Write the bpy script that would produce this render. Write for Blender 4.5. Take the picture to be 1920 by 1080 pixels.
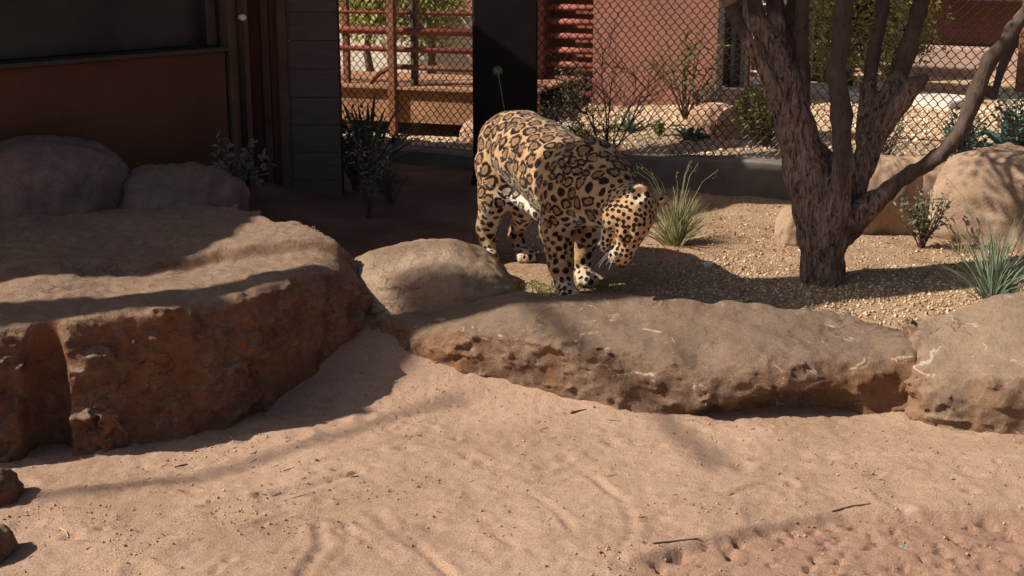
import bpy, math, random
import numpy as np
from mathutils import Vector, Matrix, kdtree

random.seed(7)
RNG = np.random.default_rng(7)
for o in list(bpy.data.objects):
    bpy.data.objects.remove(o)
SC = bpy.context.scene
COL = SC.collection

# ------------------------------------------------------------------ camera
CAM_Z, FPX, PITCH = 1.67, 2637.0, math.atan(690 / 2637.0)
cam_d = bpy.data.cameras.new('camera')
cam = bpy.data.objects.new('camera', cam_d)
COL.objects.link(cam)
cam.location = (0, 0, CAM_Z)
cam.rotation_euler = (math.pi / 2 - PITCH, 0, 0)
cam_d.sensor_width = 36.0
cam_d.lens = 36.0 * FPX / 1920.0
cam_d.clip_start = 0.05
cam_d.clip_end = 400
SC.camera = cam
SC.render.resolution_x, SC.render.resolution_y = 1024, 576

# ------------------------------------------------------------------ light
SUN_EL, SUN_AZ = math.radians(42), math.radians(12)     # from the left, a little from the camera's side
SUNV = Vector((-math.cos(SUN_EL) * math.cos(SUN_AZ), -math.cos(SUN_EL) * math.sin(SUN_AZ), math.sin(SUN_EL)))
world = bpy.data.worlds.new('World')
SC.world = world
world.use_nodes = True
wn = world.node_tree.nodes
sky = wn.new('ShaderNodeTexSky')
sky.sky_type = 'NISHITA'
sky.sun_disc = False
sky.dust_density = 2.6
sky.air_density = 0.7
sky.ozone_density = 0.3
sky.sun_elevation = SUN_EL
sky.sun_rotation = math.atan2(SUNV.x, SUNV.y)
wn['Background'].inputs['Strength'].default_value = 0.05
world.node_tree.links.new(sky.outputs[0], wn['Background'].inputs['Color'])
sun_d = bpy.data.lights.new('sun', 'SUN')
sun_d.energy = 4.2
sun_d.angle = math.radians(0.55)
sun_d.color = (1.0, 0.90, 0.78)
sun = bpy.data.objects.new('sun', sun_d)
COL.objects.link(sun)
sun.rotation_euler = (-SUNV).to_track_quat('-Z', 'Y').to_euler()
sun.location = SUNV * 20
VS = SC.view_settings
VS.view_transform = 'Standard'
VS.look = 'None'
VS.exposure = 0.74
VS.gamma = 1.0
VS.use_curve_mapping = False

# ------------------------------------------------------------------ layout helpers
CP, SP = math.cos(PITCH), math.sin(PITCH)


def ray(px, py):
    u = (540 - py) / FPX
    return Vector(((px - 960) / FPX, CP + u * SP, -SP + u * CP))


def P(px, py, y):
    """point of the place at depth y that the photograph shows at this pixel"""
    d = ray(px, py)
    return Vector((0, 0, CAM_Z)) + d * (y / d.y)


def G(px, py, z=0.0):
    d = ray(px, py)
    return Vector((0, 0, CAM_Z)) + d * ((z - CAM_Z) / d.z)


def sstep(a, b, x):
    t = np.clip((x - a) / (b - a), 0, 1)
    return t * t * (3 - 2 * t)


def _hash(ix, iy, iz, seed):
    h = (ix * 374761393 + iy * 668265263 + iz * 2147483647 + seed * 974634777) & 0xFFFFFFFF
    h = ((h ^ (h >> 13)) * 1274126177) & 0xFFFFFFFF
    h = ((h ^ (h >> 16)) * 2246822519) & 0xFFFFFFFF
    return ((h ^ (h >> 15)) & 0xFFFFFF) / float(0xFFFFFF) * 2 - 1


def vnoise(x, y, z, seed=0):
    x, y, z = np.broadcast_arrays(np.asarray(x, float), np.asarray(y, float), np.asarray(z, float))
    fx, fy, fz = np.floor(x), np.floor(y), np.floor(z)
    ix, iy, iz = fx.astype(np.int64), fy.astype(np.int64), fz.astype(np.int64)
    tx, ty, tz = x - fx, y - fy, z - fz
    tx, ty, tz = tx * tx * (3 - 2 * tx), ty * ty * (3 - 2 * ty), tz * tz * (3 - 2 * tz)
    r = 0
    for a in (0, 1):
        for b in (0, 1):
            for c in (0, 1):
                w = (tx if a else 1 - tx) * (ty if b else 1 - ty) * (tz if c else 1 - tz)
                r = r + w * _hash(ix + a, iy + b, iz + c, seed)
    return r


def fbm(x, y, z, octv=4, seed=0, gain=0.5):
    r, a, f = 0, 1.0, 1.0
    for k in range(octv):
        r = r + a * vnoise(x * f + 13.7 * k, y * f + 7.1 * k, z * f + 3.3 * k, seed + k)
        a *= gain
        f *= 2.03
    return r


def ground_z(x, y):
    x = np.asarray(x, float)
    y = np.asarray(y, float)
    z = -0.29 + 0.29 * sstep(5.45, 6.25, y)
    z = z + 0.03 * sstep(5.0, 4.0, y)
    z = z + 0.17 * sstep(-0.7, -1.6, x) * sstep(6.5, 7.6, y)
    fence_y = 9.55 - 0.535 * x
    back = sstep(-0.02, 0.06, y - fence_y)
    zb = 0.10 + 0.10 * sstep(0.0, 1.8, x) + 0.06 * sstep(0.6, 2.5, y - fence_y) * sstep(-.2, .8, x)
    zb = zb - 0.13 * sstep(0.35, 1.0, y - fence_y) * sstep(0.1, -0.3, x)
    return z * (1 - back) + zb * back


# ------------------------------------------------------------------ mesh helpers
class MB:
    def __init__(self):
        self.v, self.f, self.n = [], [], 0

    def add(self, verts, faces):
        verts = [tuple(v) for v in verts]
        self.v += verts
        self.f += [tuple(i + self.n for i in f) for f in faces]
        self.n += len(verts)
        return self

    def box(self, c, s, rz=0.0, bev=0.0, tilt=None):
        hx, hy, hz = s[0] / 2, s[1] / 2, s[2] / 2
        b = min(bev, hx * .9, hy * .9, hz * .9)
        m = Matrix.Rotation(rz, 3, 'Z')
        if tilt is not None:
            m = m @ tilt
        c = Vector(c)
        if b <= 0:
            vs = [(sx * hx, sy * hy, sz * hz) for sx in (-1, 1) for sy in (-1, 1) for sz in (-1, 1)]
            fs = [(0, 1, 3, 2), (4, 6, 7, 5), (0, 4, 5, 1), (2, 3, 7, 6), (0, 2, 6, 4), (1, 5, 7, 3)]
        else:
            vs, idx = [], {}
            for sx in (-1, 1):
                for sy in (-1, 1):
                    for sz in (-1, 1):
                        for ax in range(3):
                            p = [sx * (hx - b), sy * (hy - b), sz * (hz - b)]
                            p[ax] = (sx, sy, sz)[ax] * (hx, hy, hz)[ax]
                            idx[(sx, sy, sz, ax)] = len(vs)
                            vs.append(tuple(p))
            fs = []
            for ax in range(3):
                o1, o2 = (ax + 1) % 3, (ax + 2) % 3
                for s_ in (-1, 1):
                    q = []
                    for (a, bb) in ((-1, -1), (1, -1), (1, 1), (-1, 1)):
                        k = [0, 0, 0]
                        k[ax], k[o1], k[o2] = s_, a, bb
                        q.append(idx[(k[0], k[1], k[2], ax)])
                    fs.append(tuple(q) if s_ > 0 else tuple(q[::-1]))
                for a in (-1, 1):
                    for bb in (-1, 1):
                        q = []
                        for (t, axx) in ((-1, o1), (1, o1), (1, o2), (-1, o2)):
                            k = [0, 0, 0]
                            k[ax], k[o1], k[o2] = t, a, bb
                            q.append(idx[(k[0], k[1], k[2], axx)])
                        fs.append(tuple(q) if a * bb > 0 else tuple(q[::-1]))
            for sx in (-1, 1):
                for sy in (-1, 1):
                    for sz in (-1, 1):
                        q = [idx[(sx, sy, sz, a)] for a in range(3)]
                        fs.append(tuple(q) if sx * sy * sz > 0 else tuple(q[::-1]))
        return self.add([c + m @ Vector(v) for v in vs], fs)

    def tube(self, pts, rad, n=6, cap=True):
        pts = [Vector(p) for p in pts]
        if not hasattr(rad, '__len__'):
            rad = [rad] * len(pts)
        t0 = (pts[1] - pts[0]).normalized()
        up = Vector((0, 0, 1)) if abs(t0.z) < 0.9 else Vector((1, 0, 0))
        nrm = t0.cross(up).normalized()
        vs, fs = [], []
        for i, p in enumerate(pts):
            if i == 0:
                t = t0
            elif i == len(pts) - 1:
                t = (pts[i] - pts[i - 1]).normalized()
            else:
                t = (pts[i + 1] - pts[i - 1]).normalized()
            nrm = (nrm - t * nrm.dot(t))
            nrm = nrm.normalized() if nrm.length > 1e-6 else t.orthogonal().normalized()
            bn = t.cross(nrm)
            for k in range(n):
                a = 2 * math.pi * k / n
                vs.append(p + (nrm * math.cos(a) + bn * math.sin(a)) * rad[i])
        for i in range(len(pts) - 1):
            for k in range(n):
                k2 = (k + 1) % n
                fs.append((i * n + k, i * n + k2, (i + 1) * n + k2, (i + 1) * n + k))
        if cap:
            fs.append(tuple(range(n))[::-1])
            fs.append(tuple((len(pts) - 1) * n + k for k in range(n)))
        return self.add(vs, fs)

    def leaf(self, base, d, side, length, width, fold=0.2, droop=0.0):
        """a folded leaf of four faces"""
        base, d, side = Vector(base), Vector(d).normalized(), Vector(side)
        side = (side - d * side.dot(d))
        side = side.normalized() if side.length > 1e-5 else d.orthogonal().normalized()
        nn = d.cross(side)
        dn = Vector((0, 0, -1))
        m1 = base + d * length * .4 + dn * droop * length * .15
        m2 = base + d * length * .75 + dn * droop * length * .5
        tip = base + d * length + dn * droop * length
        w = width / 2
        vs = [base, m1 + side * w + nn * w * fold, m1, m1 - side * w + nn * w * fold,
              m2 + side * w * .75 + nn * w * fold, m2, m2 - side * w * .75 + nn * w * fold, tip]
        fs = [(0, 2, 1), (0, 3, 2), (1, 2, 5, 4), (2, 3, 6, 5), (4, 5, 7), (5, 6, 7)]
        return self.add(vs, fs)

    def blade(self, base, d, bend, length, width, n=4):
        """a grass blade: a tapering strip that bends"""
        base, d, bend = Vector(base), Vector(d).normalized(), Vector(bend)
        s = d.cross(Vector((random.gauss(0, 1), random.gauss(0, 1), random.gauss(0, .2)))).normalized()
        vs, fs = [], []
        for i in range(n + 1):
            t = i / n
            c = base + d * length * t + bend * length * t * t
            w = width * .5 * (1 - t) ** .7 + .0004
            vs += [c + s * w, c - s * w]
        for i in range(n):
            fs.append((2 * i, 2 * i + 1, 2 * i + 3, 2 * i + 2))
        return self.add(vs, fs)

    def build(self, name, m, parent=None, smooth=False):
        me = bpy.data.meshes.new(name)
        me.from_pydata(self.v, [], self.f)
        return link(name, me, m, parent, smooth)


def link(name, me, m, parent=None, smooth=False):
    if m is not None:
        me.materials.append(m)
    if smooth:
        me.polygons.foreach_set('use_smooth', [True] * len(me.polygons))
    me.update()
    o = bpy.data.objects.new(name, me)
    COL.objects.link(o)
    if parent is not None:
        o.parent = parent
        off = Vector(parent.location)
        pp_ = parent
        while pp_.parent is not None:
            off = off + pp_.matrix_parent_inverse.translation + pp_.parent.location
            pp_ = pp_.parent
        o.matrix_parent_inverse = Matrix.Translation(-off)
    return o


def np_mesh(name, verts, faces, m, parent=None, smooth=True):
    """verts Nx3, faces MxK arrays"""
    me = bpy.data.meshes.new(name)
    nv, nf, k = len(verts), len(faces), faces.shape[1]
    me.vertices.add(nv)
    me.vertices.foreach_set('co', np.asarray(verts, np.float32).ravel())
    me.loops.add(nf * k)
    me.loops.foreach_set('vertex_index', np.asarray(faces, np.int32).ravel())
    me.polygons.add(nf)
    me.polygons.foreach_set('loop_start', np.arange(0, nf * k, k, dtype=np.int32))
    me.update(calc_edges=True)
    me.validate()
    return link(name, me, m, parent, smooth)


def empty(name, loc, label=None, cat=None, group=None):
    o = bpy.data.objects.new(name, None)
    COL.objects.link(o)
    o.location = loc
    o.empty_display_size = .1
    if label:
        tag(o, label, cat, group)
    return o


def tag(o, label=None, cat=None, group=None, kind=None):
    if label:
        o['label'] = label
    if cat:
        o['category'] = cat
    if group:
        o['group'] = group
    if kind:
        o['kind'] = kind
    return o


# ---- signed distance modelling (surface nets)
class SDF:
    def __init__(self, lo, hi, h):
        self.lo, self.h = np.array(lo, float), h
        self.n = np.ceil((np.array(hi) - self.lo) / h).astype(int) + 1
        self.d = np.full(self.n, 1.0, np.float32)
        ax = [self.lo[i] + h * np.arange(self.n[i]) for i in range(3)]
        self.ax = ax

    def grid(self, sl=None):
        sl = sl or (slice(None),) * 3
        return np.meshgrid(self.ax[0][sl[0]], self.ax[1][sl[1]], self.ax[2][sl[2]], indexing='ij')

    def _slice(self, lo, hi):
        a = np.clip(np.floor((np.array(lo) - self.lo) / self.h).astype(int), 0, self.n)
        b = np.clip(np.ceil((np.array(hi) - self.lo) / self.h).astype(int) + 1, 0, self.n)
        return tuple(slice(int(a[i]), int(b[i])) for i in range(3))

    def _blend(self, sl, d, k):
        o = self.d[sl]
        if k <= 0:
            self.d[sl] = np.minimum(o, d)
        else:
            hh = np.clip(.5 + .5 * (o - d) / k, 0, 1)
            self.d[sl] = (o * (1 - hh) + d * hh - k * hh * (1 - hh)).astype(np.float32)

    def cone(self, a, b, r1, r2, k=.03):
        a, b = np.array(a, float), np.array(b, float)
        m = max(r1, r2) + k + .05
        sl = self._slice(np.minimum(a, b) - m, np.maximum(a, b) + m)
        X, Y, Z = self.grid(sl)
        if X.size == 0:
            return
        ab = b - a
        t = np.clip(((X - a[0]) * ab[0] + (Y - a[1]) * ab[1] + (Z - a[2]) * ab[2]) / (ab @ ab + 1e-9), 0, 1)
        d = np.sqrt((X - a[0] - t * ab[0]) ** 2 + (Y - a[1] - t * ab[1]) ** 2 + (Z - a[2] - t * ab[2]) ** 2) - (r1 + (r2 - r1) * t)
        self._blend(sl, d, k)

    def chain(self, pts, rads, k=.03):
        for i in range(len(pts) - 1):
            self.cone(pts[i], pts[i + 1], rads[i], rads[i + 1], k)

    def ell(self, c, rad, R=None, k=.03, cut=False):
        c, rad = np.array(c, float), np.array(rad, float)
        m = rad.max() + k + .05
        sl = self._slice(c - m, c + m)
        X, Y, Z = self.grid(sl)
        if X.size == 0:
            return
        q = np.stack([X - c[0], Y - c[1], Z - c[2]], -1)
        if R is not None:
            q = q @ np.array(R)          # columns of R are the local axes
        k0 = np.sqrt(((q / rad) ** 2).sum(-1)) + 1e-6
        k1 = np.sqrt(((q / rad ** 2) ** 2).sum(-1)) + 1e-6
        d = k0 * (k0 - 1) / k1
        if cut:
            o = self.d[sl]
            hh = np.clip(.5 - .5 * (o + d) / max(k, 1e-5), 0, 1)
            self.d[sl] = (o * (1 - hh) - d * hh + k * hh * (1 - hh)).astype(np.float32)
        else:
            self._blend(sl, d, k)

    def mesh(self):
        d, n = self.d, self.n
        s = d < 0
        c = np.zeros(tuple(n - 1), np.int8)
        for a in (0, 1):
            for b in (0, 1):
                for e in (0, 1):
                    c += s[a:n[0] - 1 + a, b:n[1] - 1 + b, e:n[2] - 1 + e]
        act = (c > 0) & (c < 8)
        idx = np.full(act.shape, -1, np.int64)
        I = np.argwhere(act)
        idx[act] = np.arange(len(I))
        acc = np.zeros((len(I), 3))
        cnt = np.zeros(len(I))
        cor = [(a, b, e) for a in (0, 1) for b in (0, 1) for e in (0, 1)]
        for i, p in enumerate(cor):
            for q in cor[i + 1:]:
                if sum(abs(p[k] - q[k]) for k in range(3)) != 1:
                    continue
                d0 = d[I[:, 0] + p[0], I[:, 1] + p[1], I[:, 2] + p[2]].astype(float)
                d1 = d[I[:, 0] + q[0], I[:, 1] + q[1], I[:, 2] + q[2]].astype(float)
                m = (d0 < 0) != (d1 < 0)
                t = np.where(m, d0 / np.where(m, d0 - d1, 1), 0)
                pos = np.array(p) + t[:, None] * (np.array(q) - np.array(p))
                acc[m] += pos[m]
                cnt[m] += 1
        V = self.lo + (I + acc / cnt[:, None]) * self.h
        F = []
        for ax in range(3):
            o1, o2 = (ax + 1) % 3, (ax + 2) % 3
            s0 = np.take(s, range(0, n[ax] - 1), ax)
            s1 = np.take(s, range(1, n[ax]), ax)
            E = np.argwhere(s0 != s1)
            ok = (E[:, o1] > 0) & (E[:, o2] > 0) & (E[:, o1] < n[o1] - 1) & (E[:, o2] < n[o2] - 1)
            E = E[ok]
            ins = s0[E[:, 0], E[:, 1], E[:, 2]]
            quad = []
            for (da, db) in ((-1, -1), (0, -1), (0, 0), (-1, 0)):
                e = E.copy()
                e[:, o1] += da
                e[:, o2] += db
                quad.append(idx[e[:, 0], e[:, 1], e[:, 2]])
            quad = np.stack(quad, 1)
            quad[~ins] = quad[~ins][:, ::-1]
            F.append(quad)
        F = np.concatenate(F)
        F = F[(F >= 0).all(1)]
        return V, F


def vert_normals(V, F):
    n = np.cross(V[F[:, 2]] - V[F[:, 0]], V[F[:, 3]] - V[F[:, 1]])
    N = np.zeros_like(V)
    for k in range(4):
        np.add.at(N, F[:, k], n)
    return N / (np.linalg.norm(N, axis=1, keepdims=True) + 1e-12)


# ------------------------------------------------------------------ materials
class NT:
    def __init__(self, name, rough=.8, spec=.25):
        self.m = bpy.data.materials.new(name)
        self.m.use_nodes = True
        self.t = self.m.node_tree
        self.b = self.t.nodes['Principled BSDF']
        self.b.inputs['Roughness'].default_value = rough
        self.b.inputs['Specular IOR Level'].default_value = spec
        self.co = None

    def n(self, typ, **kw):
        x = self.t.nodes.new(typ)
        for k, v in kw.items():
            setattr(x, k, v)
        return x

    def l(self, a, b):
        self.t.links.new(a, b)

    def coord(self, scale=(1, 1, 1), rot=(0, 0, 0)):
        if self.co is None:
            self.co = self.n('ShaderNodeTexCoord').outputs['Object']
        mp = self.n('ShaderNodeMapping')
        mp.inputs['Scale'].default_value = scale
        mp.inputs['Rotation'].default_value = rot
        self.l(self.co, mp.inputs['Vector'])
        return mp.outputs[0]

    def noise(self, scale, detail=5, rough=.6, vec=None, dist=0.0):
        x = self.n('ShaderNodeTexNoise')
        x.inputs['Scale'].default_value = scale
        x.inputs['Detail'].default_value = detail
        x.inputs['Roughness'].default_value = rough
        x.inputs['Distortion'].default_value = dist
        self.l(vec or self.coord(), x.inputs['Vector'])
        return x.outputs['Fac']

    def ramp(self, fac, stops):
        x = self.n('ShaderNodeValToRGB')
        e = x.color_ramp.elements
        while len(e) < len(stops):
            e.new(.5)
        for i, (p, c) in enumerate(stops):
            e[i].position = p
            e[i].color = (c[0], c[1], c[2], 1) if hasattr(c, '__len__') else (c, c, c, 1)
        self.l(fac, x.inputs['Fac'])
        return x.outputs['Color']

    def mix(self, fac, a, b, mode='MIX'):
        x = self.n('ShaderNodeMix', data_type='RGBA', blend_type=mode)
        for sock, v in ((x.inputs['Factor'], fac), (x.inputs['A'], a), (x.inputs['B'], b)):
            if hasattr(v, 'is_output'):
                self.l(v, sock)
            elif hasattr(v, '__len__'):
                sock.default_value = (v[0], v[1], v[2], 1)
            else:
                sock.default_value = v
        return x.outputs['Result']

    def math(self, op, a, b=0.0, clamp=False):
        x = self.n('ShaderNodeMath', operation=op, use_clamp=clamp)
        for sock, v in ((x.inputs[0], a), (x.inputs[1], b)):
            if hasattr(v, 'is_output'):
                self.l(v, sock)
            else:
                sock.default_value = v
        return x.outputs[0]

    def srange(self, x, a, b):
        y = self.n('ShaderNodeMapRange', interpolation_type='SMOOTHSTEP')
        y.inputs['From Min'].default_value = a
        y.inputs['From Max'].default_value = b
        self.l(x, y.inputs['Value'])
        return y.outputs['Result']

    def attr(self, name):
        return self.n('ShaderNodeAttribute', attribute_name=name).outputs['Fac']

    def bump(self, h, strength=.5, dist=.01, prev=None):
        x = self.n('ShaderNodeBump')
        x.inputs['Strength'].default_value = strength
        x.inputs['Distance'].default_value = dist
        self.l(h, x.inputs['Height'])
        if prev is not None:
            self.l(prev, x.inputs['Normal'])
        return x.outputs[0]

    def out(self, col, normal=None, rough=None):
        if hasattr(col, 'is_output'):
            self.l(col, self.b.inputs['Base Color'])
        else:
            self.b.inputs['Base Color'].default_value = (*col, 1)
        if normal is not None:
            self.l(normal, self.b.inputs['Normal'])
        if rough is not None:
            self.l(rough, self.b.inputs['Roughness'])
        return self.m


def simple(name, c, rough=.7, var=.25, scale=8.0, bump=.15, bscale=60, spec=.25, bdist=.004, trans=0.0):
    t = NT(name, rough, spec)
    f = t.noise(scale, 5)
    lo = [x * (1 - var) for x in c]
    hi = [min(1, x * (1 + var)) for x in c]
    col = t.ramp(f, [(.3, lo), (.7, hi)])
    nb = t.bump(t.noise(bscale, 4), bump, bdist)
    m = t.out(col, nb)
    if trans:
        tr = t.n('ShaderNodeBsdfTranslucent')
        t.l(col, tr.inputs['Color'])
        ms = t.n('ShaderNodeMixShader')
        ms.inputs[0].default_value = trans
        t.l(t.b.outputs[0], ms.inputs[1])
        t.l(tr.outputs[0], ms.inputs[2])
        t.l(ms.outputs[0], t.t.nodes['Material Output'].inputs['Surface'])
    return m


def rock_mat(name, dark, mid, light, stain=None, scale=5.0, fleck=None, bump=.6, lit_top=None):
    t = NT(name, .9, .15)
    big = t.noise(scale, 7, .62, dist=.4)
    col = t.ramp(big, [(.28, dark), (.5, mid), (.72, light)])
    fine = t.noise(85, 4, .7)
    col = t.mix(t.ramp(fine, [(.35, .55), (.5, 0.0)]), col, dark)
    grit = t.noise(230, 2, .6)
    col = t.mix(t.ramp(grit, [(.58, 0.0), (.75, .4)]), col, light)
    if stain:
        sm = t.noise(2.3, 6, .65, vec=t.coord((1, 1, .45)), dist=.8)
        col = t.mix(t.ramp(sm, [(.46, 0.0), (.62, .9)]), col, stain)
    if lit_top:  # sunlit tops painted paler by normal, shaded sides left in the dark colours
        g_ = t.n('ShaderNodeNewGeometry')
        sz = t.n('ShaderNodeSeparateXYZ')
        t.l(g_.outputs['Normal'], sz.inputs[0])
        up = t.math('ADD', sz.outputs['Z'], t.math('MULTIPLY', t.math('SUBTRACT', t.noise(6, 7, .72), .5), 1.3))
        dcol = t.ramp(t.noise(14, 6, .7), [(.3, [x * .72 for x in lit_top]), (.7, lit_top)])
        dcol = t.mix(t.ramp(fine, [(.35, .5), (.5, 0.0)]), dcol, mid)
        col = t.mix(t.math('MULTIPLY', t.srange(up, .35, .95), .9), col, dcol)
    if fleck:
        fm = t.noise(7.5, 6, .7, vec=t.coord((1, 1, 1.6)), dist=1.2)
        col = t.mix(t.ramp(fm, [(.61, 0.0), (.65, .85)]), col, fleck)
    vo = t.n('ShaderNodeTexVoronoi', feature='DISTANCE_TO_EDGE')
    vo.inputs['Scale'].default_value = 4.5
    wv = t.n('ShaderNodeVectorMath', operation='ADD')
    nv = t.n('ShaderNodeTexNoise')
    nv.inputs['Scale'].default_value = 5.0
    nv.inputs['Detail'].default_value = 5
    t.l(t.coord(), nv.inputs['Vector'])
    sc_ = t.n('ShaderNodeVectorMath', operation='SCALE')
    sc_.inputs['Scale'].default_value = .45
    t.l(nv.outputs['Color'], sc_.inputs[0])
    t.l(t.coord((1, 1, 1.8)), wv.inputs[0])
    t.l(sc_.outputs[0], wv.inputs[1])
    t.l(wv.outputs[0], vo.inputs['Vector'])
    crk = t.ramp(vo.outputs['Distance'], [(0.0, 0.0), (.022, 1.0)])
    cm = t.ramp(t.noise(2.2, 3), [(.50, 0.0), (.60, 1.0)])
    crk = t.mix(cm, (1, 1, 1), crk)
    col = t.mix(t.math('MULTIPLY', t.math('SUBTRACT', 1.0, crk), .6), col, [x * .4 for x in dark])
    b0_ = t.bump(crk, .5 * bump, .012)
    b1 = t.bump(t.noise(24, 8, .75), bump, .034, b0_)
    b2 = t.bump(t.noise(120, 4, .7), bump, .007, b1)
    return t.out(col, b2)


M = {}
M['ledge'] = rock_mat('ledge_rock', (.11, .052, .034), (.26, .138, .088), (.42, .255, .17), stain=(.31, .135, .07), bump=1.0, scale=8, lit_top=(.46, .325, .225))
M['long_rock'] = rock_mat('long_rock', (.13, .075, .05), (.27, .17, .112), (.40, .27, .185), stain=(.34, .175, .085), fleck=(.66, .54, .42), bump=1.0, scale=8, lit_top=(.36, .255, .18))
M['end_rock'] = rock_mat('end_rock', (.14, .09, .06), (.27, .18, .12), (.38, .27, .19), stain=(.30, .17, .10), fleck=(.6, .5, .4), bump=.8, scale=6, lit_top=(.40, .285, .2))
M['granite'] = rock_mat('granite', (.15, .10, .07), (.33, .235, .16), (.46, .345, .24), stain=(.33, .20, .125), scale=4.0, bump=.7)
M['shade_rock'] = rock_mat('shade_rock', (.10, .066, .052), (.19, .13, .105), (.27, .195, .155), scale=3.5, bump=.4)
M['back_rock'] = rock_mat('back_rock', (.20, .13, .085), (.36, .25, .17), (.46, .34, .24), scale=2.5, bump=.35)
M['pink_rock'] = rock_mat('pink_rock', (.36, .20, .12), (.55, .34, .22), (.68, .47, .33), scale=3.0, bump=.3)

M['white_concrete'] = simple('pale_concrete', (.60, .55, .48), .9, .15, 6, .3, 80)
M['pale_pink'] = simple('pinkish_concrete', (.40, .27, .21), .9, .15, 6, .3, 80)
M['concrete'] = simple('kerb_concrete', (.13, .11, .098), .9, .25, 5, .4, 70)
M['red_wall'] = simple('red_stucco', (.235, .105, .075), .92, .10, 2.5, .5, 160, bdist=.006)
M['pink_wall'] = simple('pink_stucco', (.30, .145, .11), .92, .10, 2.5, .4, 160, bdist=.006)
M['red_metal'] = simple('red_oxide_metal', (.30, .07, .045), .55, .25, 14, .15, 60, spec=.4)
M['slat_red'] = simple('faded_red_slat', (.30, .10, .07), .7, .3, 9, .15, 60)
M['dark_metal'] = simple('dark_bronze_metal', (.045, .030, .026), .5, .25, 9, .1, 60, spec=.35)
M['black_post'] = simple('black_painted_steel', (.012, .008, .008), .65, .3, 5, .1, 60, spec=.15)
M['grey_metal'] = simple('grey_metal', (.27, .25, .23), .5, .15, 10, .1, 60, spec=.4)
M['wire'] = simple('black_coated_wire', (.020, .013, .011), .5, .2, 10, .0, 60, spec=.3)
M['brown_wood'] = simple('reddish_wood', (.20, .085, .045), .8, .3, 7, .4, 50)
M['deck_wood'] = simple('deck_wood', (.30, .16, .085), .85, .3, 6, .4, 40)
M['dark_void'] = simple('underside_board', (.02, .014, .012), .9, .2, 5, .2, 50)
M['brown_panel'] = simple('rust_brown_panel', (.115, .048, .024), .75, .22, 2.2, .2, 50)
M['trim'] = simple('brown_trim', (.11, .068, .045), .75, .3, 5, .2, 50)
M['twig'] = simple('dry_twig', (.11, .065, .045), .85, .3, 20, .2, 90)
M['straw'] = simple('dry_straw', (.50, .38, .22), .8, .25, 20, .1, 90, trans=.2)
M['lamp_white'] = simple('white_porcelain', (.75, .72, .66), .35, .05, 8, .0, 50, spec=.5)
M['grass_green'] = simple('grass_green', (.13, .17, .05), .7, .5, 12, .0, 60, trans=.25)
M['grass_straw'] = simple('grass_straw_green', (.30, .28, .14), .7, .45, 14, .0, 60, trans=.25)
M['grass_blue'] = simple('grass_blue_green', (.20, .26, .17), .6, .45, 14, .0, 60, trans=.25)
M['leaf_green'] = simple('leaf_green', (.10, .15, .035), .6, .6, 9, .0, 60, trans=.3)
M['leaf_yellow'] = simple('leaf_yellow_green', (.27, .29, .08), .6, .55, 9, .0, 60, trans=.35)
M['leaf_bright'] = simple('leaf_bright_green', (.40, .40, .13), .6, .5, 9, .0, 60, trans=.4)
M['leaf_grey'] = simple('leaf_grey_green', (.20, .22, .14), .6, .45, 12, .0, 60, trans=.25)
M['leaf_dark'] = simple('leaf_dark_green', (.05, .085, .04), .6, .5, 10, .0, 60, trans=.2)
M['agave'] = simple('agave_blue_green', (.12, .20, .13), .55, .3, 9, .05, 60, trans=.1)
M['teal_leaf'] = simple('teal_leaf', (.09, .19, .15), .55, .35, 9, .05, 60, trans=.15)
M['petal'] = simple('white_petal', (.75, .70, .64), .7, .1, 9, .0, 60, trans=.3)
M['pebble_blue'] = simple('blue_grey_stone', (.15, .17, .18), .6, .2, 20, .2, 90)

# plank wood with horizontal grain
t = NT('grained_planks', .8, .2)
g = t.noise(6, 6, .65, vec=t.coord((1, 1, 9)))
M['planks'] = t.out(t.ramp(g, [(.3, (.085, .062, .052)), (.7, (.115, .088, .073))]), t.bump(g, .25, .006))
# dark window glass
t = NT('dark_window_glass', .35, .12)
M['glass'] = t.out(t.ramp(t.noise(1.4, 3), [(.35, (.03, .025, .023)), (.7, (.075, .066, .055))]))

# ground
t = NT('sandy_ground', .95, .1)
geo = t.n('ShaderNodeNewGeometry')
sx = t.n('ShaderNodeSeparateXYZ')
t.l(geo.outputs['Position'], sx.inputs[0])
big = t.noise(1.7, 6, .6)
sand = t.ramp(big, [(.3, (.47, .30, .205)), (.55, (.61, .405, .285)), (.75, (.67, .46, .335))])
spk = t.noise(140, 3, .7)
sand = t.mix(t.ramp(spk, [(.36, .6), (.47, 0.0)]), sand, (.30, .175, .11))
spk2 = t.noise(200, 2, .6)
sand = t.mix(t.ramp(spk2, [(.62, 0.0), (.74, .5)]), sand, (.76, .60, .47))
sand = t.mix(t.math('MULTIPLY', t.attr('moist'), .6), sand, (.44, .25, .175))
soil = t.ramp(t.noise(4.5, 7, .7), [(.3, (.46, .28, .175)), (.5, (.60, .41, .27)), (.7, (.68, .50, .35))])
grv = t.n('ShaderNodeTexVoronoi')
grv.inputs['Scale'].default_value = 85
t.l(t.coord(), grv.inputs['Vector'])
gsep = t.n('ShaderNodeSeparateColor')
t.l(grv.outputs['Color'], gsep.inputs[0])
gg = t.ramp(gsep.outputs[0], [(0.0, (.45, .42, .40)), (1.0, (1.0, .97, .9))])
soil = t.mix(.8, soil, t.mix(1.0, soil, gg, 'MULTIPLY'))
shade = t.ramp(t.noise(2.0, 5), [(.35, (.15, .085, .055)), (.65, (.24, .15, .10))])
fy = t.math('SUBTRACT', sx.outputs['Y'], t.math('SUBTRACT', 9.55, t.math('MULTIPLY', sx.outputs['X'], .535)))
bgr = t.ramp(t.noise(7, 6, .7), [(.3, (.62, .42, .25)), (.6, (.82, .64, .43)), (.8, (.88, .74, .54))])
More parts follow.
